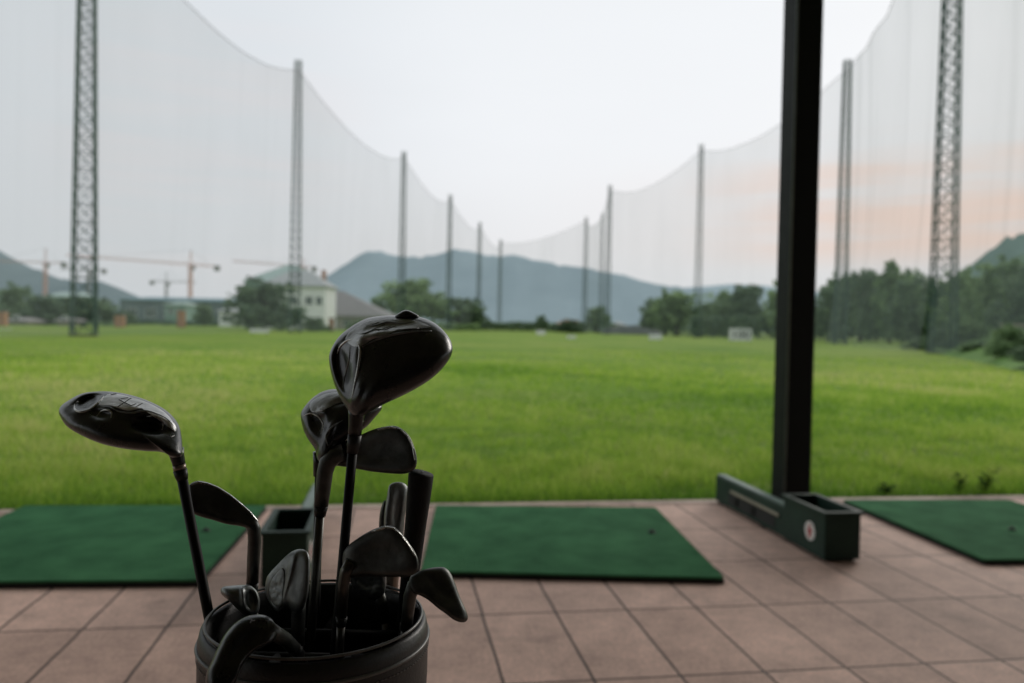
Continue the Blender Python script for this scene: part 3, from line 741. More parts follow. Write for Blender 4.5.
surf_marks(c8.children[0], c8, [(372, 531.8, 386, 527.2), (386, 527.2, 393.5, 528.4), (393.5, 528.4, 400.5, 534.6), (400.5, 534.6, 408.6, 545.5), (408.6, 545.5, 415, 556)], CHR, 1.0, "edge_glint")

# 9 iron pointing down right
c9 = club("iron drooping over the right rim of the bag, blade pointing down to the right", 411, .82)
O9 = [(411, 576), (420, 571), (429, 568.3), (438, 567), (445, 567.8), (450.5, 573), (455, 583), (460, 597), (467.3, 614), (467, 620.5), (462, 622.5), (454, 620), (446, 614), (438, 608.3), (428, 600), (420, 595.5), (413, 593), (409, 585)]
head("club_head", O9, (437, 590), .82, .007, .012, DGUN, c9, nf=8, bulge=1.6, tilt=(.3, -.5), dents=[(440, 588, 20, 5, 42, .0018)])
px_tube("hosel", [(420, 580, .823, 7.5), (413.5, 586, .822, 7), (410, 596, .822, 6.6), (408, 612, .822, 6.2), (406, 630, .822, 6)], DGUN, c9)
shaft([(406.2, 626, .822), (404, 650, .82)], SHS, c9, .0048)

# 10 bright cavity back iron
c10 = club("shiny silver cavity back iron at the middle of the bag, toe pointing up", 298, .84)
O10 = [(265.3, 592), (266.3, 579), (271, 571.5), (278, 564), (285, 557), (292.6, 551.2), (300, 549), (306.5, 551), (309.8, 558), (310.3, 570), (309.5, 584), (307.5, 597), (303, 609), (296, 613), (288, 608), (281, 611.5), (275.5, 610.5), (269.8, 603)]
head("club_head", O10, (290, 583), .84, .010, .012, GUN, c10, nf=5, bulge=1.8, tilt=(-.55, -.3), rings=36, n=120, dents=[(276.5, 589, 6.5, 17, 12, .006), (289, 575, 2.6, 26, 15, -.0025), (300, 580, 7, 22, 3, .001)])
head("cavity_insert", [(269, 592), (271, 581), (277, 573), (283, 568), (285, 578), (284, 592), (283, 603), (278, 608), (272, 602)], (277, 590), .8365, .0012, .003, GUN, c10, nf=8, bulge=1.5, tilt=(-.55, -.3), n=60, rings=12, rough_amp=.0007)
px_tube("hosel", [(299, 598, .842, 7), (298.5, 612, .842, 7), (298, 630, .842, 6.8), (298, 645, .842, 6.6)], DGUN, c10)
shaft([(298, 642, .842), (299, 655, .842)], SHS, c10, .0048)

h10 = c10.children[0]
surf_line(h10, c10, [(286, 556.5), (278, 565), (271, 573), (267.3, 582), (267, 592), (270, 602), (276.5, 608.5), (283, 608), (286, 600), (287, 588)], CHR, 1.5, "cavity_edge", n=40)
# 11 small head near the left rim
c11 = club("small hybrid head low at the left rim with a pale curved edge", 245, .87)
O11 = [(220.5, 590.5), (223, 587), (230, 585.8), (240, 585), (248.6, 585), (254, 588), (258, 593), (260, 602), (258.5, 612), (252, 617.5), (245, 616), (237, 609), (228, 600), (222, 595)]
head("club_head", O11, (242, 598), .87, .014, .014, GUN, c11, nf=3, tilt=(.1, -.4), n=90, rings=26, dents=[(251, 600, 5, 9, -10, .008), (243, 597, 2.2, 11, -8, -.003)])
px_tube("hosel", [(251, 608, .873, 6), (253, 620, .874, 5.8), (255, 634, .874, 5.4)], DGUN, c11)
shaft([(255, 630, .874), (258, 650, .87)], SHB, c11, .0048)

# 12 head hanging at the front rim
c12 = club("dark glossy iron head nearest the camera, leaning over the front left rim", 262, .71)
O12 = [(206, 676), (212, 661), (218, 647.5), (225, 634.5), (236, 622.5), (249.5, 615.6), (262.7, 614.8), (272, 619), (277, 629.5), (275.5, 639.5), (266, 645), (255, 651), (247, 659), (240, 671), (234, 686), (222, 696), (208, 692)]
head("club_head", O12, (243, 648), .715, .012, .014, BLK, c12, nf=5, bulge=1.8, tilt=(.2, -.55), n=110, rings=30, dents=[(246, 645, 20, 8, -52, .003), (262, 624, 8, 3, 5, .0015)])
surf_marks(bpy.context.scene.objects[c12.children[0].name], c12, [(249, 620, 252, 619.5), (252, 619.5, 250, 623), (252, 621, 255, 620.5)], MRK, .4)
px_tube("hosel", [(266, 628, .722, 8), (276, 634, .735, 7.4), (286, 640, .75, 6.8), (296, 650, .765, 6.2)], DGUN, c12)
px_tube("ferrule", [(294, 648, .762, 6.6), (300, 655, .77, 5.6)], FER, c12)
shaft([(297, 652, .766), (306, 668, .785)], SHB, c12, .0046)

# 13 cavity back head deep behind club 8
c13 = club("grey cavity back iron tucked low behind the dark triangular blade", 372, .92)
O13 = [(347, 571), (351, 584), (357, 591.5), (366, 597.5), (376, 600.5), (383, 596), (386, 586), (386, 574), (383, 564), (365, 561), (350, 563)]
head("club_head", O13, (368, 580), .915, .008, .010, GUN, c13, nf=6, bulge=1.6, n=90, rings=26, dents=[(368, 579, 13, 12, 20, .005)], rough_amp=.001)
px_tube("hosel", [(378, 592, .918, 6), (382, 604, .918, 5.8), (385, 622, .917, 5.4)], DGUN, c13)
shaft([(385, 618, .917), (386, 640, .91)], SHS, c13, .0046)

# ============================================================ TOWERS AND NETS
TWR = mat("galvanised_green_steel", (.045, .10, .078), (.028, .06, .048), rough=.6, scale=1.2, metal=.2)
SOIL = mat('mossy_concrete', (.13, .14, .09), (.08, .09, .06), rough=.95, scale=3)
def tower(X, Y, h, w_, rz, label):
    t = thing("lattice_tower", label, "tower", (X, Y, -.05), rz, "lattice towers that carry the safety net")
    r = w_ * .030 + .011
    s = w_ / 2; cs = [(-s, -s), (s, -s), (s, s), (-s, s)]; tp = .56
    def q3(c_, z):
        k = 1 - (1 - tp) * z / h; return (c_[0] * k, c_[1] * k, z)
    for c_ in cs: MB().bar(q3(c_, 0), q3(c_, h), r * 1.35, 6).build("chord", TWR, t)
    mb = MB(); z = 0
    while z < h - .3:
        st = min(w_ * .95 * (1 - (1 - tp) * z / h), h - z); z2 = z + st
        for i in range(4):
            a, b_ = cs[i], cs[(i + 1) % 4]
            mb.bar(q3(a, z), q3(b_, z2), r * .62, 4, caps=False); mb.bar(q3(b_, z), q3(a, z2), r * .62, 4, caps=False)
            mb.bar(q3(a, z2 - .02), q3(b_, z2 - .02), r * .75, 4, caps=False)
        z = z2
    mb.build("bracing", TWR, t)
    MB().box(-s - .12, s + .12, -s - .12, s + .12, 0, .10).build("footing", SOIL, t)
    return t
HT = 31.9
TW = [  # px at base, distance, width, rot, height, label
    ('L1', at(84, 56), 1.5, .35, HT + 1, "thick lattice tower at the left, its top cut off by the photo"),
    ('L2', at(294.5, 95), 1.3, .3, HT + 1, "lattice tower beside the white house"),
    ('L3', at(401, 143), 1.15, .3, HT + 1, "lattice tower rising above the large driver head and the round tree"),
    ('L4', at(448, 189), 1.15, .3, HT + 1, "third tower from the far end of the left net line"),
    ('L5', at(478, 238), 1.15, .3, HT + 1, "second tower from the far end of the left net line"),
    ('L6', at(499, 284), 1.15, .3, HT + 1, "last and shortest looking tower of the left net line"),
    ('R1', at(942, 54), 1.45, -.25, HT + 1, "thick lattice tower at the right, its top cut off by the photo"),
    ('R2', at(840, 91), 1.3, -.2, HT + 1, "lattice tower immediately right of the dark steel column"),
    ('R3', at(697, 133), 1.15, -.2, HT + 1, "lattice tower immediately left of the dark steel column"),
    ('R4', at(607, 172), 1.15, -.2, HT + 1, "right one of the three towers close together in the centre"),
    ('R5', at(600, 204), .8, -.2, HT - .5, "middle one of the three towers close together in the centre"),
    ('R6', at(584, 222), 1.15, -.2, HT + 1, "left one of the three towers close together in the centre"),
]
TP = {}
for k, p, w_, rz, h, lab in TW:
    tower(p.x, p.y, h, w_, rz, lab); TP[k] = p
def net_mat(name="safety_netting", b0=.175, b1=.225, fa=.03):
    m, nt, out = nodes(name); L = nt.links
    tr = N(nt, 'ShaderNodeBsdfTransparent'); df = N(nt, 'ShaderNodeBsdfDiffuse'); df.inputs['Color'].default_value = (.24, .28, .275, 1)
    tl = N(nt, 'ShaderNodeBsdfTranslucent'); tl.inputs['Color'].default_value = (.24, .28, .275, 1)
    m1 = N(nt, 'ShaderNodeMixShader', Fac=.15); L.new(df.outputs[0], m1.inputs[1]); L.new(tl.outputs[0], m1.inputs[2])
    uv = N(nt, 'ShaderNodeUVMap')
    def nz(st, s, det=3):
        mp = N(nt, 'ShaderNodeMapping'); mp.inputs['Scale'].default_value = st; L.new(uv.outputs[0], mp.inputs[0])
        n = N(nt, 'ShaderNodeTexNoise', Scale=s, Detail=det, Roughness=.6); L.new(mp.outputs[0], n.inputs['Vector']); return n.outputs['Fac']
    def mr(f, a, b, c_, d, sm=True):
        q = N(nt, 'ShaderNodeMapRange'); 
        if sm: q.interpolation_type = 'SMOOTHSTEP'
        for nme, v in zip(('From Min', 'From Max', 'To Min', 'To Max'), (a, b, c_, d)): q.inputs[nme].default_value = v
        L.new(f, q.inputs['Value']); return q.outputs[0]
    oi = N(nt, 'ShaderNodeObjectInfo')
    base = mr(nz((.045, .03, 1), 1.0), .3, .7, b0, b1)
    fold = mr(nz((.36, .012, 1), 1.0, 2), .48, .80, 0, fa)
    crease = mr(nz((1.1, .02, 1), 1.0, 2), .60, .78, 0, .012)
    ad = N(nt, 'ShaderNodeMath', operation='ADD'); L.new(base, ad.inputs[0]); L.new(fold, ad.inputs[1])
    ad2 = N(nt, 'ShaderNodeMath', operation='ADD'); L.new(ad.outputs[0], ad2.inputs[0]); L.new(crease, ad2.inputs[1])
    m2 = N(nt, 'ShaderNodeMixShader'); L.new(ad2.outputs[0], m2.inputs[0]); L.new(tr.outputs[0], m2.inputs[1]); L.new(m1.outputs[0], m2.inputs[2])
    L.new(m2.outputs[0], out.inputs['Surface']); return m
NET = net_mat(); NETF = net_mat("folded_netting", .25, .31, .16); ROPE = mat("net_rope", (.06, .075, .07), rough=.8, scale=4)
def net(A, B, sag, label, seed, zt=HT, flare=0., ripple=.25, ztb=None, nm=None):
    t = thing("safety_net", label, "safety net", ((A.x + B.x) / 2, (A.y + B.y) / 2, 0), 0, "fine mesh nets hung between the towers")
    c0 = Vector(t.location); ztb = zt if ztb is None else ztb
    nu, nv = 72, 16; d = (B - A); Ln = d.length; nrm = Vector((-d.y, d.x, 0)).normalized()
    inward = -1 if (nrm.dot(Vector((0, 60, 0)) - A) < 0) else 1
    vs, uvs = [], []
    for i in range(nu + 1):
        u = i / nu; top = zt + (ztb - zt) * u - sag * 4 * u * (1 - u)
        for j in range(nv + 1):
            v = j / nv; z = top * v
            off = ripple * noise.noise(Vector((u * Ln * .22, seed * 7.3, v * .8))) * 4 * u * (1 - u) * (1 - .5 * v)
            off += inward * (flare * (1 - v) ** 3 + sag * .25 * 4 * u * (1 - u) * v)
            p = A + d * u + nrm * off; vs.append(Vector((p.x, p.y, z)) - c0); uvs.append((u * Ln + seed * 91, z))
    w_ = nv + 1
    fs = [(i * w_ + j, (i + 1) * w_ + j, (i + 1) * w_ + j + 1, i * w_ + j + 1) for i in range(nu) for j in range(nv)]
    me = bpy.data.meshes.new("mesh_sheet"); me.from_pydata([tuple(v) for v in vs], [], fs)
    ul = me.uv_layers.new(name="UVMap")
    for lp in me.loops: ul.data[lp.index].uv = uvs[lp.vertex_index]
    link("mesh_sheet", me, nm or NET, t, True)
    top = [vs[i * w_ + nv] for i in range(nu + 1)]
    MB().tube(top, .03, 5).build("top_rope", ROPE, t)
    return t
L0 = Vector((-33, 12, 0)); R0_ = Vector((24, 9, 0))
net(L0, TP['L1'], 2.5, "net at the far left, left of the thick left tower", 1)
net(TP['L1'], TP['L2'], 3.9, "net between the thick left tower and the tower by the white house", 2)
net(TP['L2'], TP['L3'], 3.9, "net between the tower by the white house and the tower above the driver head", 3)
net(TP['L3'], TP['L4'], 3.6, "left line net just right of the tower above the driver head", 4)
net(TP['L4'], TP['L5'], 3.6, "left line net second from the far end", 5)
net(TP['L5'], TP['L6'], 3.6, "left line net nearest the far end", 6)
net(TP['L6'], TP['R6'], 2.5, "far end net in front of the blue mountain", 7)
net(TP['R6'], TP['R5'], 2.0, "narrow net between the left and middle of the three central towers", 8, ztb=HT - 1.5, nm=NETF)
net(TP['R5'], TP['R4'], 2.0, "narrow net between the middle and right of the three central towers", 9, zt=HT - 1.5, ztb=HT, nm=NETF)
net(TP['R4'], TP['R3'], 3.2, "net spanning from the central towers to the one left of the steel column", 10)
net(TP['R3'], TP['R2'], 3.2, "net passing behind the dark steel column", 11)
net(TP['R2'], TP['R1'], 1.9, "net with dark vertical folds between the two towers right of the steel column", 12, flare=1.5, ripple=.8, nm=NETF)
net(TP['R1'], R0_, 2.5, "net at the far right, right of the thick right tower", 13, flare=1.0, ripple=.5, nm=NETF)

# ============================================================ MOUNTAINS
def ridge(name, prof, Y, depth, m, label, amp=1., step=12, nr=14):
    """a mountain with a measured skyline; prof = (px, py) along the crest"""
    xs_ = [P(px, py, Y).x for px, py in prof]; zs_ = [hgt(px, py, Y) for px, py in prof]
    n = max(24, int((xs_[-1] - xs_[0]) / step)); X = np.linspace(xs_[0], xs_[-1], n); Z = np.interp(X, xs_, zs_)
    vs = []
    S = [-1, -.8, -.62, -.46, -.33, -.22, -.13, -.06, 0, .1, .3, .6, 1]
    for s in S:
        for x, z in zip(X, Z):
            k = (1 - abs(s)) ** 1.15
            nn = noise.fractal(Vector((x / (depth * .16), s * 2.5 + Y * .01, 0)), 1, 2, 4)
            y = Y + s * depth + depth * .05 * nn * (1 if s else .3)
            zz = z * (Y + s * depth * 0 ) / Y * k * (1 + .22 * nn * abs(s) * 2 * (1 if s < 0 else 0)) + amp * noise.noise(Vector((x / step * .8, s * 30, 5))) * (1 if abs(s) < .9 else 0)
            vs.append((x, y, max(zz, 0) - (2 if abs(s) == 1 else 0)))
    m_ = len(X); fs = [(j * m_ + i, j * m_ + i + 1, (j + 1) * m_ + i + 1, (j + 1) * m_ + i) for j in range(len(S) - 1) for i in range(m_ - 1)]
    mb = MB(); mb.add(vs, fs)
    return tag(mb.build(name, m, smooth=True, fix=False), label, kind='structure')
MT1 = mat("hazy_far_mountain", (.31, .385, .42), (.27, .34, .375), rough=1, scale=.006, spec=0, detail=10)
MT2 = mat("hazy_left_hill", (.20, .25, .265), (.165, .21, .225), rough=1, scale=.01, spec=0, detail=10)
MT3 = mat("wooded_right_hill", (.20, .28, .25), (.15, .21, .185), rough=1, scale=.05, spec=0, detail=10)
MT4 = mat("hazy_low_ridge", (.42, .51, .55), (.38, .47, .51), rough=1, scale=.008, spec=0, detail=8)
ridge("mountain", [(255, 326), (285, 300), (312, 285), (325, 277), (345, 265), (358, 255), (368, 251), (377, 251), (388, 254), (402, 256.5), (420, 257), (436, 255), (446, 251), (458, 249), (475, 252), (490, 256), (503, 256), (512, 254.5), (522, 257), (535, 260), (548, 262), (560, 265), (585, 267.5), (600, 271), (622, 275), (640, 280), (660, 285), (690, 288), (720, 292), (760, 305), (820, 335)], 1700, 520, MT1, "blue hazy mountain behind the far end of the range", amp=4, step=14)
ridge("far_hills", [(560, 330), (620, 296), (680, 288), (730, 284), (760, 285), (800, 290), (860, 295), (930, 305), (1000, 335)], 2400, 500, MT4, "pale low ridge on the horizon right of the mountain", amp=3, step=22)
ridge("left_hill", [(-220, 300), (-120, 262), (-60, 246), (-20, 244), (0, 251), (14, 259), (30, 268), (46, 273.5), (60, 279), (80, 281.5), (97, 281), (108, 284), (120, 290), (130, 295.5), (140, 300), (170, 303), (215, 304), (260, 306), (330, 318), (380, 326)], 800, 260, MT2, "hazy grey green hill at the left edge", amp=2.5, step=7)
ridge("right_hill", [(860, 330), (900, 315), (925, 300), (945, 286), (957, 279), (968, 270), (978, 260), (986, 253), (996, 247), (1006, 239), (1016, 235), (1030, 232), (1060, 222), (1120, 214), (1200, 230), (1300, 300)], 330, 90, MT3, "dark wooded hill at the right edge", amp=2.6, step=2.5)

# right hand bank in front of the bushes
def bank():
    A = G(905, 345.5); B = G(935, 352); C = G(1024, 371); D_ = C + (C - B).normalized() * 14
    line = [Vector((A.x + 6, A.y + 10, 0)), A, B, (B + C) / 2, C, D_]
    # resample
    pts = []
    for i in range(len(line) - 1):
        for k in range(10): pts.append(line[i].lerp(line[i + 1], k / 10))
    vs = []; prof = [(-.6, -.12), (0, -.03), (.8, .3), (2.2, .8), (4.5, 1.3), (9, 1.9), (20, 2.6), (45, 3.2)]
    for i, p in enumerate(pts):
        d = (pts[min(i + 1, len(pts) - 1)] - pts[max(i - 1, 0)]).normalized(); nrm = Vector((-d.y, d.x, 0))
        if nrm.x < 0: nrm = -nrm
        for (o_, z) in prof:
            q = p + nrm * o_; vs.append((q.x, q.y, z + .12 * noise.noise(Vector((q.x * .5, q.y * .5, 1))) * (1 if o_ > 0 else 0)))
    n = len(prof); fs = [(i * n + j, i * n + j + 1, (i + 1) * n + j + 1, (i + 1) * n + j) for i in range(len(pts) - 1) for j in range(n - 1)]
    mb = MB(); mb.add(vs, fs)
    BM = mat("weedy_bank", (.15, .27, .06), (.06, .12, .04), rough=.95, scale=.9, bump=.8, bscale=6, spec=.1)
    tag(mb.build("bank", BM, smooth=True, fix=False), "low weedy bank along the right side of the field", kind='structure')
    return pts
BK = bank()

# ============================================================ TREES
def leafmat(name, c1, c2, c3):
    m, nt, out = nodes(name); L = nt.links
    b = N(nt, 'ShaderNodeBsdfPrincipled', Roughness=.7); b.inputs['Specular IOR Level'].default_value = .2
    a_ = N(nt, 'ShaderNodeAttribute', attribute_name='tint'); oi = N(nt, 'ShaderNodeObjectInfo')
    r = N(nt, 'ShaderNodeValToRGB'); el = r.color_ramp.elements
    el[0].color = rgb(c1); el[1].color = rgb(c3); e = el.new(.5); e.color = rgb(c2)
    ad = N(nt, 'ShaderNodeMath', operation='MULTIPLY_ADD'); ad.inputs[1].default_value = .5; L.new(oi.outputs['Random'], ad.inputs[0])
    s_ = N(nt, 'ShaderNodeMath', operation='SUBTRACT'); s_.inputs[1].default_value = .25; L.new(a_.outputs['Fac'], s_.inputs[0]); L.new(s_.outputs[0], ad.inputs[2])
    L.new(ad.outputs[0], r.inputs['Fac']); L.new(r.outputs['Color'], b.inputs['Base Color'])
    tr = N(nt, 'ShaderNodeBsdfTranslucent'); L.new(r.outputs['Color'], tr.inputs['Color'])
    mx = N(nt, 'ShaderNodeMixShader', Fac=.3); L.new(b.outputs[0], mx.inputs[1]); L.new(tr.outputs[0], mx.inputs[2]); L.new(mx.outputs[0], out.inputs['Surface']); return m
LEAF_D = leafmat("dark_foliage", (.12, .18, .12), (.19, .27, .165), (.27, .37, .20))  # leaf greens carry distance haze in their colour
LEAF_M = leafmat("mid_foliage", (.15, .23, .125), (.24, .345, .165), (.33, .45, .20))
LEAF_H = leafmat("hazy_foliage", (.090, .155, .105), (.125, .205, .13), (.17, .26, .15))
BARK = mat("tree_bark", (.07, .055, .045), (.035, .03, .025), rough=.9, scale=4, bump=.6)
def crown_mesh(seed, blobs, leaf, density):
    """blobs: (x, y, z, rx, rz) in unit tree space; leaves fill clumps on each blob's shell"""
    rg = np.random.default_rng(seed); C, Rr = [], []
    for (x, y, z, rx, rz) in blobs:
        n = max(6, int(density * rx * rx * 10))
        d = rg.standard_normal((n, 3)); d /= np.linalg.norm(d, axis=1)[:, None]
        k = rg.random(n) ** .45 * (.85 + .35 * rg.random(n))
        C.append(np.c_[x + d[:, 0] * rx * k, y + d[:, 1] * rx * k, z + d[:, 2] * rz * k]); Rr.append(rx * (.16 + .16 * rg.random(n)))
    C = np.vstack(C); Rr = np.concatenate(Rr); keep = C[:, 2] > .06; C = C[keep]; Rr = Rr[keep]
    per = 30; n = len(C) * per
    cc = np.repeat(C, per, 0); d = rg.standard_normal((n, 3)); d /= np.linalg.norm(d, axis=1)[:, None]
    pos = cc + d * (np.repeat(Rr, per) * rg.random(n) ** .4)[:, None]
    nr = rg.standard_normal((n, 3)) + np.array([0, 0, .8]); nr /= np.linalg.norm(nr, axis=1)[:, None]
    t = np.cross(nr, rg.standard_normal((n, 3))); t /= np.linalg.norm(t, axis=1)[:, None]; b = np.cross(nr, t)
    s = (leaf * (.6 + .8 * rg.random(n)))[:, None]
    V = np.stack([pos - t * s, pos - b * s * .6, pos + t * s, pos + b * s * .6], 1).reshape(-1, 3)
    me = bpy.data.meshes.new("crown"); me.vertices.add(4 * n); me.vertices.foreach_set('co', V.astype(np.float32).ravel())
    me.loops.add(4 * n); me.loops.foreach_set('vertex_index', np.arange(4 * n, dtype=np.int32))
    me.polygons.add(n); me.polygons.foreach_set('loop_start', (np.arange(n) * 4).astype(np.int32)); me.update(calc_edges=True)
    ct = np.repeat(np.clip(.5 + .22 * rg.standard_normal(len(C)) + .25 * (C[:, 2] - .6), 0, 1), per)
    at_ = me.attributes.new('tint', 'FLOAT', 'POINT'); at_.data.foreach_set('value', np.repeat(np.clip(ct + .1 * rg.standard_normal(n), 0, 1), 4).astype(np.float32))
    return me
def trunk_mesh(seed, h, r, limbs):
    rd = random.Random(seed); mb = MB()
    pts = [(0, 0, -.02)]; x = y = 0
    for k in range(1, 7):
        x += rd.uniform(-.012, .012); y += rd.uniform(-.012, .012); pts.append((x, y, h * k / 6))
    mb.tube(pts, [r * 1.4] + [r * (1 - .55 * k / 6) for k in range(1, 7)], 8)
    for i in range(limbs):
        z = h * rd.uniform(.35, .95); a = i * 2.4 + rd.random(); l_ = rd.uniform(.16, .30)
        p0 = Vector((0, 0, z)); p2 = Vector((math.cos(a) * l_, math.sin(a) * l_, z + rd.uniform(.12, .30))); p1 = p0.lerp(p2, .5) + Vector((0, 0, -.02))
        mb.tube([p0, p1, p2], [r * .55, r * .35, r * .14], 6)
    o = mb.build("trunk", BARK, None, smooth=True); me = o.data; bpy.data.objects.remove(o); return me
KIND = {
 'round': (crown_mesh(1, [(0, 0, .58, .36, .34), (-.22, .05, .50, .24, .22), (.24, -.04, .48, .24, .24), (.05, .1, .80, .22, .17), (-.08, -.2, .42, .22, .2), (.1, .22, .45, .22, .22)], .030, 52), trunk_mesh(1, .6, .035, 7)),
 'wide':  (crown_mesh(2, [(-.05, 0, .60, .34, .34), (-.30, .05, .48, .22, .24), (.28, 0, .50, .24, .24), (.12, -.1, .82, .18, .15), (-.2, 0, .78, .17, .15), (.33, .1, .34, .18, .18), (-.32, -.05, .30, .17, .17), (0, -.2, .32, .26, .2)], .028, 56), trunk_mesh(2, .55, .03, 8)),
 'tall':  (crown_mesh(3, [(0, 0, .45, .30, .30), (.05, 0, .72, .26, .24), (-.12, .05, .60, .22, .24), (.18, 0, .32, .24, .24), (-.2, 0, .30, .22, .22), (0, 0, .90, .13, .10)], .028, 60), trunk_mesh(3, .7, .028, 8)),
 'bushy': (crown_mesh(4, [(0, 0, .42, .34, .36), (-.25, 0, .32, .26, .30), (.27, .03, .34, .26, .32), (.08, .1, .72, .22, .22), (-.12, -.1, .68, .2, .2), (.3, 0, .15, .2, .2), (-.32, 0, .15, .2, .18), (0, -.2, .2, .28, .22)], .026, 60), trunk_mesh(4, .5, .022, 9)),
}
mats_by = {}
def tree(px0, px1, py, Y, kind, m, label, cat="tree", group=None, name="tree", rz=None, base=None):
    me, tm = KIND[kind]; key = (kind, m.name)
    if key not in mats_by:
        c_ = me.copy(); c_.materials.clear(); c_.materials.append(m); mats_by[key] = c_
    wd = (px1 - px0) * Y / F; pc_ = (px0 + px1) / 2; g = at(pc_, Y); zb = -.05 if base is None else base
    hh = hgt(pc_, py, Y) - zb
    t = thing(name, label, cat, (g.x, g.y, zb), random.random() * 6.28 if rz is None else rz, group)
    t.scale = (wd / .86, wd / .86, hh / .96)
    o = bpy.data.objects.new("crown", mats_by[key]); COL.objects.link(o); o.parent = t
    o = bpy.data.objects.new("trunk", tm); COL.objects.link(o); o.parent = t
    return t
for (a, b, y, Y, k, m, lab) in [
    (-8, 42, 281, 140, 'bushy', LEAF_D, "dark bushy tree at the very left edge"),
    (22, 70, 293, 130, 'bushy', LEAF_D, "low dark tree between the left edge and the thick left tower"),
    (54, 114, 296, 135, 'wide', LEAF_D, "low dark tree behind the foot of the thick left tower"),
    (106, 136, 309, 150, 'bushy', LEAF_D, "small dark tree behind the orange cabin near the left tower"),
    (192, 216, 304, 175, 'tall', LEAF_D, "thin dark tree left of the big tree by the white house"),
    (224, 304, 276, 118, 'bushy', LEAF_D, "big dark tree in front of the white house"),
    (370, 452, 279, 215, 'round', LEAF_M, "large round green tree behind the driver head"),
    (432, 486, 297, 230, 'wide', LEAF_D, "darker low tree right of the large round tree"),
    (534, 549, 315, 190, 'round', LEAF_D, "small round tree left of the orange roofed house"),
    (557, 582, 318, 185, 'bushy', LEAF_D, "small dark tree in front of the orange roofed house"),
    (583, 612, 306, 235, 'round', LEAF_M, "tree just behind the three central towers"),
    (638, 668, 306, 210, 'bushy', LEAF_M, "leftmost low tree of the wood right of centre"),
    (647, 706, 290, 175, 'round', LEAF_M, "full green tree left of the number board"),
]:
    tree(a, b, y, Y, k, m, lab, group=None)
belt = "trees in the belt along the right side of the range"
for (a, b, y, Y, k, m, lab) in [
    (690, 738, 297, 165, 'bushy', LEAF_D, "darker tree behind the number board"),
    (722, 770, 284, 160, 'wide', LEAF_D, "tree touching the left side of the dark steel column at its top"),
    (760, 800, 279, 150, 'bushy', LEAF_M, "tree mostly hidden by the dark steel column"),
    (806, 850, 278, 125, 'bushy', LEAF_D, "tree just right of the dark steel column"),
    (836, 884, 269, 118, 'wide', LEAF_D, "tree right of the second right tower's foot"),
    (868, 912, 262, 112, 'tall', LEAF_M, "tallest looking loose tree between the two right towers"),
    (890, 936, 267, 105, 'bushy', LEAF_D, "tree immediately left of the thick right tower"),
    (925, 968, 280, 96, 'wide', LEAF_D, "tree directly behind the thick right tower"),
    (640, 690, 297, 190, 'wide', LEAF_D, "dark tree behind the full green tree right of centre"),
    (700, 750, 290, 185, 'round', LEAF_M, "pale tree behind the trees beside the number board"),
    (820, 868, 274, 150, 'round', LEAF_M, "pale tree in the back row right of the steel column"),
    (852, 900, 268, 145, 'bushy', LEAF_D, "back row tree behind the gap between the right towers"),
    (884, 930, 270, 135, 'round', LEAF_M, "pale back row tree left of the thick right tower"),
    (916, 962, 276, 125, 'bushy', LEAF_M, "pale back row tree behind the thick right tower"),
]:
    tree(a, b, y, Y, k, m, lab, group=belt)
bb = "big leafy bushes on the right bank"
for (a, b, y, Y, k, m, lab, z0) in [
    (938, 995, 262, 74, 'bushy', LEAF_M, "large bush on the bank just right of the thick right tower", .9),
    (975, 1045, 256, 60, 'round', LEAF_M, "tallest bush on the bank near the right edge", 1.0),
    (1000, 1080, 252, 52, 'bushy', LEAF_D, "dark bush cut off by the right edge", 1.2),
]:
    tree(a, b, y, Y, k, m, lab, "bush", bb, "bush", base=z0)
# low scrub on the bank and hedges that close the field
for i, (a, b, y, Y, m, lab) in enumerate([
    (905, 935, 336, 66, LEAF_D, "low scrub at the left foot of the thick right tower"), (940, 968, 338, 56, LEAF_D, "low scrub at the right foot of the thick right tower"),
    (960, 1000, 341, 47, LEAF_M, "low weeds on the bank under the large bush"), (985, 1034, 334, 40, LEAF_M, "low weeds at the right edge of the bank"),
    (988, 1034, 322, 36, LEAF_M, "leafy shrub in front of the brown brick wall"), (1008, 1050, 346, 29, LEAF_D, "dark low shrub at the right edge nearest the camera"),
    (925, 960, 325, 62, LEAF_D, "shrub just behind the thick right tower's foot"), (950, 990, 318, 58, LEAF_M, "shrub below the large bush on the bank"),
    (300, 330, 317, 118, LEAF_M, "small shrub at the foot of the white house wall"), (345, 372, 320, 128, LEAF_M, "small shrub in front of the low house wing")]):
    tree(a, b, y, Y, 'bushy', m, lab, "shrub", None, "shrub", base=0.25 if Y < 60 else None)
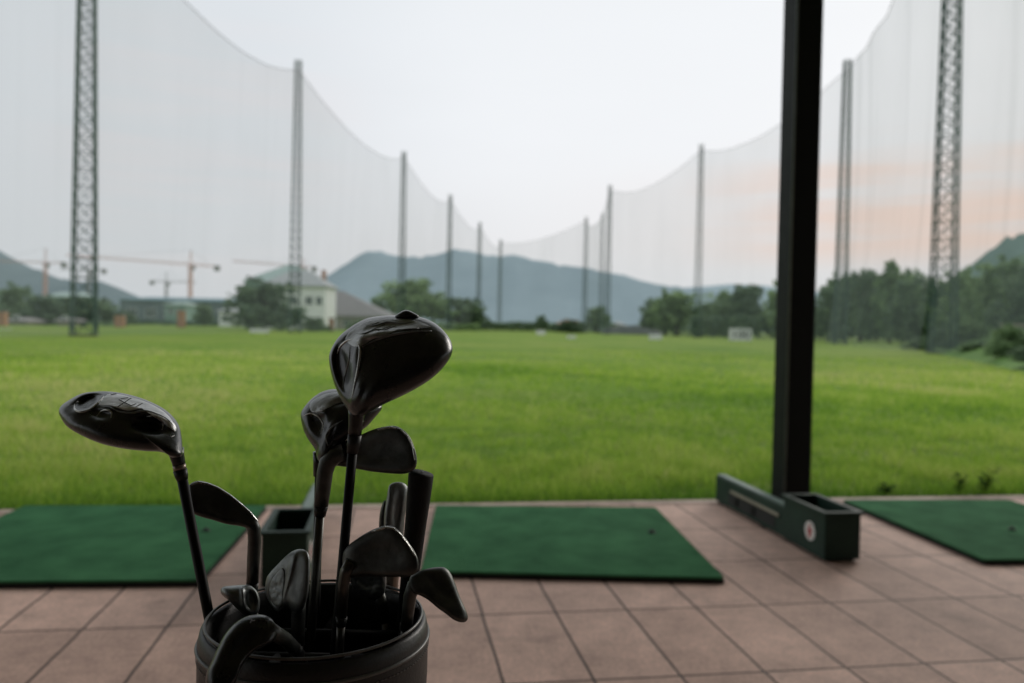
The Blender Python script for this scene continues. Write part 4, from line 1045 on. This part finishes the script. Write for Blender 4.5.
def hedge(a, b, top, Y, m, label, seed, lf=.22):
    A, B = at(a, Y), at(b, Y); Ln = (B - A).length; zt = max(.8, (hgt(a, top, Y) + hgt(b, top, Y)) / 2)
    rg = np.random.default_rng(seed); n = int(Ln * zt * 26); u = rg.random(n)
    topn = np.array([zt * (1 + .28 * noise.noise(Vector((x * Ln * .16, seed, 0)))) for x in u])
    z = topn * rg.random(n) ** .7; y = (rg.random(n) - .5) * 1.6
    pos = np.c_[(u - .5) * (B.x - A.x), y, z]
    nr = rg.standard_normal((n, 3)); nr /= np.linalg.norm(nr, axis=1)[:, None]
    t = np.cross(nr, rg.standard_normal((n, 3))); t /= np.linalg.norm(t, axis=1)[:, None]; bv = np.cross(nr, t); s = (lf * (.6 + .8 * rg.random(n)))[:, None]
    V = np.stack([pos - t * s, pos - bv * s, pos + t * s, pos + bv * s], 1).reshape(-1, 3)
    me = bpy.data.meshes.new("hedge"); me.vertices.add(4 * n); me.vertices.foreach_set('co', V.astype(np.float32).ravel())
    me.loops.add(4 * n); me.loops.foreach_set('vertex_index', np.arange(4 * n, dtype=np.int32)); me.polygons.add(n)
    me.polygons.foreach_set('loop_start', (np.arange(n) * 4).astype(np.int32)); me.update(calc_edges=True)
    at_ = me.attributes.new('tint', 'FLOAT', 'POINT'); at_.data.foreach_set('value', np.repeat(np.clip(.45 + .25 * rg.standard_normal(n), 0, 1), 4).astype(np.float32))
    o = link("hedge", me, m); o.location = ((A.x + B.x) / 2, Y, -.05)
    return tag(o, label, "hedge")
hedge(-60, 116, 322, 128, LEAF_D, "dark clipped hedge behind the thick left tower", 1)
hedge(116, 235, 321, 190, LEAF_H, "pale hedge in front of the hazy sheds", 2, .3)
hedge(330, 480, 322, 200, LEAF_M, "green hedge behind the driver head", 3, .3)
hedge(470, 600, 322.5, 240, LEAF_D, "dark hedge at the far end of the range", 4, .35)
hedge(600, 720, 326, 215, LEAF_D, "dark hedge below the white roof right of centre", 5, .3)
hedge(690, 960, 318, 150, LEAF_D, "dark undergrowth below the belt of trees on the right", 6, .3)

# two small weeds at the paving edge on the right
def weed(px, py_base, h, seed, label):
    p = G(px, py_base, -.04); rd = random.Random(seed)
    t = thing("weed", label, "weed", (p.x, p.y, -.05), 0, "weeds at the paving edge")
    mb = MB(); ml = MB()
    for i in range(5):
        a = rd.random() * 6.28; hh = h * rd.uniform(.55, 1); lx, ly = math.cos(a) * hh * .3, math.sin(a) * hh * .3
        mb.tube([(0, 0, 0), (lx * .4, ly * .4, hh * .5), (lx, ly, hh)], [.003, .0025, .001], 5)
        for k in range(9):
            f = .25 + .75 * k / 9; q = Vector((lx * f, ly * f, hh * f)); b_ = rd.random() * 6.28; l_ = rd.uniform(.04, .085)
            e_ = Vector((math.cos(b_), math.sin(b_), .35)).normalized(); s_ = e_.cross(Vector((0, 0, 1))).normalized() * l_ * .3
            ml.add([q, q + e_ * l_ * .5 + s_, q + e_ * l_, q + e_ * l_ * .5 - s_], [(0, 1, 2, 3)])
    mb.build("stem", WEED, t, fix=False); ml.build("leaf_cluster", WEED, t, fix=False)
WEED = mat("weed_leaf", (.03, .085, .016), (.018, .05, .01), rough=.95, spec=.05, scale=30, trans=.25)
weed(958, 495.5, .19, 1, "small broad weed at the paving edge, left one of two near the right")
weed(984, 495.5, .26, 2, "taller thin weed at the paving edge, right one of two near the right")
weed(885, 496, .11, 3, "tiny weed at the paving edge just right of the ball dispenser")

# ============================================================ BUILDINGS
WALLW = mat("white_render", (.85, .86, .85), (.75, .76, .75), rough=.85, scale=.8)
WALLC = mat("cream_render", (.40, .38, .32), (.30, .29, .25), rough=.85, scale=.8)
ROOFG = mat("grey_brown_tiles", (.30, .28, .275), (.22, .205, .20), rough=.85, scale=2.5, bump=.3)
ROOFW = mat("pale_hip_roof", (.46, .47, .47), (.36, .37, .37), rough=.8, scale=2)
ROOFP = mat("pale_green_roof", (.36, .45, .42), (.31, .40, .37), rough=.8, scale=1)
ROOFB = mat("teal_sheet_roof", (.16, .27, .31), (.12, .22, .26), rough=.7, scale=1)
ROOFO = mat("orange_tiles", (.46, .26, .18), (.34, .19, .13), rough=.85, scale=3)
GLS = mat("window_glass", (.10, .13, .13), (.06, .08, .08), rough=.15, scale=1)
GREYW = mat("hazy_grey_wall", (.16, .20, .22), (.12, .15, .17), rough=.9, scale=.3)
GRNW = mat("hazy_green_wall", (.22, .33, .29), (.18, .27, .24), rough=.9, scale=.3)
ORG = mat("orange_paint", (.40, .20, .10), (.30, .14, .07), rough=.6, scale=2)
def hip(w_, d_, z0, z1, ov=.5, ridge_=.3):
    x, y = w_ / 2 + ov, d_ / 2 + ov; r = w_ / 2 * ridge_
    vs = [(-x, -y, z0), (x, -y, z0), (x, y, z0), (-x, y, z0), (-r, 0, z1), (r, 0, z1), (-x, -y, z0 - .25), (x, -y, z0 - .25), (x, y, z0 - .25), (-x, y, z0 - .25)]
    return MB().add(vs, [(0, 1, 5, 4), (1, 2, 5), (2, 3, 4, 5), (3, 0, 4), (6, 7, 1, 0), (7, 8, 2, 1), (8, 9, 3, 2), (9, 6, 0, 3), (9, 8, 7, 6)])
def house(px0, px1, eave, apex, Y, d_, wm, rm, label, wins, name="house", cat="house", rz=0, ridge_=.3, door=None, ov=.5, rooms=None):
    c_ = at((px0 + px1) / 2, Y); w_ = (px1 - px0) * Y / F; pm = (px0 + px1) / 2
    ze, za = hgt(pm, eave, Y), hgt(pm, apex, Y)
    t = thing(name, label, cat, (c_.x, Y + d_ / 2, -.05), rz)
    MB().box(-w_ / 2, w_ / 2, -d_ / 2, d_ / 2, 0, ze - .2).build("wall", wm, t)
    hip(w_, d_, ze, za, ov, ridge_).build("roof", rm, t)
    for (fx, z0, ww, hh) in wins:
        x = -w_ / 2 + fx * w_; mb = MB(); q = .09; y = -d_ / 2 - .05
        mb.box(x - ww/2 - q, x + ww/2 + q, y, -d_/2 - .004, z0 - q, z0); mb.box(x - ww/2 - q, x + ww/2 + q, y, -d_/2 - .004, z0 + hh, z0 + hh + q)
        mb.box(x - ww/2 - q, x - ww/2, y, -d_/2 - .004, z0 + .002, z0 + hh - .002); mb.box(x + ww/2, x + ww/2 + q, y, -d_/2 - .004, z0 + .002, z0 + hh - .002)
        mb.box(x - .03, x + .03, y + .01, -d_/2 - .004, z0 + .002, z0 + hh - .002)
        wf = mb.build("window", WALLW, t)
        MB().box(x - ww/2, x + ww/2, -d_/2 - .02, -d_/2 - .003, z0 + .001, z0 + hh - .001).build("pane", GLS, wf)
    return t, w_, ze
t, w_, ze = house(262, 325, 285, 269, 150, 9, WALLW, ROOFW, "white two storey house with pale hipped roof behind the big dark tree", [(.74, .9, 1.4, 1.5), (.90, .9, 1.2, 1.5), (.74, 4.7, 1.4, 1.6), (.90, 4.7, 1.2, 1.6), (.5, .9, 1.4, 1.5), (.5, 4.7, 1.4, 1.6)], ridge_=.35)
MB().box(w_ * .32, w_ * .38, 1, 2, ze + .5, ze + 3.4).build("chimney", ROOFO, t)
t, w_, ze = house(276, 386, 315, 289, 163, 14, WALLC, ROOFG, "low house wing with broad grey brown roof right of the white house", [(.52, .7, 1.3, 1.4), (.64, .7, 1.3, 1.4), (.76, .7, 1.3, 1.4), (.9, .7, 1.3, 1.4)], ridge_=.08, ov=.8)
house(244, 312, 281, 261, 200, 22, GRNW, ROOFP, "large hall with pale green hipped roof showing above the big dark tree", [(.1, 5, 2, 2), (.9, 5, 2, 2)], ridge_=.12, name="hall", cat="hall")
house(120, 238, 300, 296, 240, 30, GREYW, ROOFB, "long hazy shed with teal roof behind the tower crane", [(.1 + .16 * i, 2, 3, 2.6) for i in range(6)], ridge_=.9, name="shed", cat="shed")
house(165, 184, 304, 301, 215, 10, GRNW, ROOFP, "small pale green building in front of the teal roofed shed", [(.3, 3, 1.2, 1.4), (.7, 3, 1.2, 1.4)], ridge_=.6, name="shed", cat="shed")
house(46, 76, 296, 291, 200, 10, GRNW, ROOFP, "pale green building beside the thick left tower", [(.25, 3, 1.2, 1.4), (.75, 3, 1.2, 1.4)], ridge_=.7, name="house", cat="house")
house(219, 236, 311, 306, 185, 10, WALLW, ROOFW, "small white building left of the big dark tree", [(.3, 1.2, 1.2, 1.4), (.7, 1.2, 1.2, 1.4)], ridge_=.5)
house(6, 26, 320, 317, 122, 5, WALLC, ROOFG, "small cream hut at the left edge behind the hedge", [(.5, .8, 1, .7)], ridge_=.5, name="hut", cat="hut")
house(58, 70, 320, 317, 124, 4, WALLC, ROOFG, "small cream hut beside the foot of the thick left tower", [(.5, .8, .8, .7)], ridge_=.5, name="hut", cat="hut")
house(556, 585, 324, 319.5, 250, 9, WALLC, ROOFO, "small house with orange tiled roof near the central towers", [(.3, 1, 1.2, 1), (.7, 1, 1.2, 1)], ridge_=.4)
house(612, 626, 325, 321, 260, 6, WALLW, ROOFW, "small white roofed hut right of the central towers", [(.5, .9, 1, 1)], ridge_=.2, name="hut", cat="hut")
def orange_cabin(px, w_, h, Y, label):
    g = at(px, Y); t = thing("site_cabin", label, "cabin", (g.x, Y, -.05), .2)
    MB().box(-w_/2, w_/2, -w_/2, w_/2, 0, h).build("wall", ORG, t, bevel=.03)
    MB().box(-w_/2 - .08, w_/2 + .08, -w_/2 - .08, w_/2 + .08, h + .002, h + .12).build("roof", ROOFG, t)
    MB().box(-w_*.22, w_*.22, -w_/2 - .03, -w_/2 - .003, .02, h * .85).build("door", ROOFO, t)
orange_cabin(2, 1.1, 1.9, 105, "orange cabin at the very left edge of the field")
orange_cabin(120, 1.3, 1.8, 120, "orange cabin right of the thick left tower")
orange_cabin(181.5, 1.2, 2.9, 135, "tall orange brown cabin below the tower crane")
orange_cabin(331.5, .8, 2.0, 120, "narrow orange brown cabin right of the white house")

# dark low embankment near centre right
mb = MB(); A, B = at(600, 205), at(662, 205); n = 24; vs = []
for i in range(n + 1):
    u = i / n; x = A.x + (B.x - A.x) * u; h = 2.2 * math.sin(PI * u) ** .6 * (1 + .15 * noise.noise(Vector((u * 6, 0, 0))))
    vs += [(x, 200, -.1), (x, 203, h), (x, 207, h), (x, 210, -.1)]
mb.add(vs, [(i * 4 + j, i * 4 + j + 1, i * 4 + j + 5, i * 4 + j + 4) for i in range(n) for j in range(3)])
tag(mb.build("embankment", mat("grey_soil", (.11, .12, .11), (.07, .08, .075), rough=1, scale=1), smooth=True), "grey earth embankment right of the central towers", kind='structure')
# brown brick wall fragment on the right bank
BRW = mat("weathered_brick", (.19, .15, .13), (.10, .08, .07), rough=.9, scale=3, bump=.4)
g = at(1034, 44)
t = thing("brick_wall", "weathered brown brick wall half hidden by bushes at the right edge", "wall", (g.x, 44, .4), -.5)
mb = MB()
for k in range(9):
    for j in range(12):
        x = -1.6 + j * .3 + (.15 if k % 2 else 0); mb.box(x, x + .29, -.1, .1, k * .16, k * .16 + .15)
mb.build("brickwork", BRW, t)
MB().box(-1.65, 2.2, -.14, .14, 1.44, 1.52).build("coping", CONC, t)

# ============================================================ CRANES
CRO = mat("hazy_crane_orange", (.60, .28, .17), (.50, .23, .14), rough=.7, scale=1)  # distance haze is mixed into the orange
CRG = mat("crane_grey", (.26, .26, .27), (.2, .2, .21), rough=.7, scale=1)
CRR = mat("hazy_crane_red", (.60, .36, .33), (.50, .30, .27), rough=.7, scale=1)  # red made paler, with the haze put into its colour
def crane(px, Y, ytop, yjib, jl, jr, m, label, slope=0., wt=1.4):
    g = at(px, Y); t = thing("tower_crane", label, "crane", (g.x, Y, -.05), 0, "hazy tower cranes on the left skyline")
    zt, zj = hgt(px, ytop, Y), hgt(px, yjib, Y); s = wt / 2
    mb = MB()
    for x in (-s, s):
        for y in (-s, s): mb.bar((x, y, 0), (x, y, zj), .16, 4)
    k = int(zj / wt)
    for i in range(k):
        z = i * zj / k; z2 = (i + 1) * zj / k
        for a, b_ in (((-s, -s), (s, -s)), ((s, -s), (s, s)), ((s, s), (-s, s)), ((-s, s), (-s, -s))):
            if i % 2: a, b_ = b_, a
            mb.bar((a[0], a[1], z), (b_[0], b_[1], z2), .12, 4, caps=False)
    mb.build("mast", m, t)
    mb = MB(); mb.bar((-s, 0, zj), (0, 0, zt), .15); mb.bar((s, 0, zj), (0, 0, zt), .15); mb.build("apex_frame", m, t)
    k = Y / F
    for nm, x1 in (("jib", (jl - px) * k), ("counter_jib", (jr - px) * k)):
        mb = MB(); n = max(2, int(abs(x1) / 2)); zz = lambda x: zj + slope * x
        for y, dz in ((-.5, 0), (.5, 0), (0, .9)): mb.bar((0, y, zz(0) + dz), (x1, y, zz(x1) + dz * .6), .13, 4)
        for i in range(n):
            xa, xb = x1 * i / n, x1 * (i + 1) / n
            mb.bar((xa, -.5, zz(xa)), ((xa + xb) / 2, 0, zz(xb) + .8), .08, 4, caps=False); mb.bar(((xa + xb) / 2, 0, zz(xb) + .8), (xb, .5, zz(xb)), .08, 4, caps=False)
        mb.build(nm, m, t)
        MB().bar((0, 0, zt), (x1 * .75, 0, zz(x1 * .75) + .9), .05, 4).build("tie_bar", CRG, t)
    x1 = (jr - px) * k; MB().box(x1 - 1.5, x1 + 1.0, -1, 1, zj + slope * x1 - 2.0, zj + slope * x1 + .8).build("counterweight", CRG, t, bevel=.1)
    MB().box(s + .1, s + 1.5, -.8, .8, zj - 2.4, zj - .4).build("cab", CRG, t, bevel=.1)
crane(190, 400, 250, 265, 66, 217, CRO, "tall orange tower crane right of the thick left tower, long jib to the left", slope=-.055)
crane(45, 420, 248, 263, -20, 64, CRR, "red tower crane left of the thick left tower", slope=-.01)
crane(166, 520, 272, 282, 196, 152, CRG, "small grey tower crane between the two orange ones", slope=0)
crane(302, 430, 258, 267, 232, 314, CRR, "red tower crane standing behind the roof of the white house", slope=-.06)
crane(88, 470, 262, 270, 60, 104, CRG, "grey tower crane hidden behind the thick left tower, counterweight showing", slope=0)

# ============================================================ RANGE BOARDS
BRD = mat("white_board", (.72, .73, .73), (.6, .61, .61), rough=.6, scale=3)
INK = mat("dark_numerals", (.05, .055, .06), rough=.7, scale=3)
def board(px, Y, wpx, ytop, label, text=None):
    g = at(px, Y); w_ = wpx * Y / F; zt = hgt(px, ytop, Y)
    t = thing("distance_board" if text else "target_board", label, "board", (g.x, Y, -.05), 0, "white boards standing on the field")
    zb = .18 if zt > .5 else .05
    MB().box(-w_/2, w_/2, -.03, .03, zb, zt + .05).build("panel", BRD, t, bevel=.01)
    for x in (-w_*.38, w_*.38): MB().box(x - .03, x + .03, .0305, .08, 0, zt).build("leg", STEEL, t)
    if text:
        cu = bpy.data.curves.new("numerals", 'FONT'); cu.body = text; cu.size = (zt - zb) * .95; cu.align_x = 'CENTER'; cu.align_y = 'CENTER'; cu.extrude = .004; cu.offset = .018
        to = bpy.data.objects.new("tmp_text", cu); COL.objects.link(to); bpy.context.view_layer.update()
        me = bpy.data.meshes.new_from_object(to.evaluated_get(bpy.context.evaluated_depsgraph_get())); bpy.data.objects.remove(to)
        me.transform(Matrix.Rotation(PI / 2, 4, 'X')); me.transform(Matrix.Scale(1.15, 4, (1, 0, 0)))
        me.materials.clear(); o = link("numerals", me, INK, t); o.location = (0, -.037, (zt + zb) / 2)
board(740.5, 92, 22.5, 328.5, "big white distance board with dark numerals left of the steel column", "100")
board(259.5, 77, 19, 328.8, "long low white board in front of the big dark tree")
board(541, 118, 9, 330.2, "small white board in front of the small round tree")
board(571.5, 90, 9, 335.5, "faint low white board left of the central towers' feet")
board(655.5, 86, 13, 334.5, "low white board right of the central towers")
board(5, 78, 14, 331, "white board at the very left edge of the field")
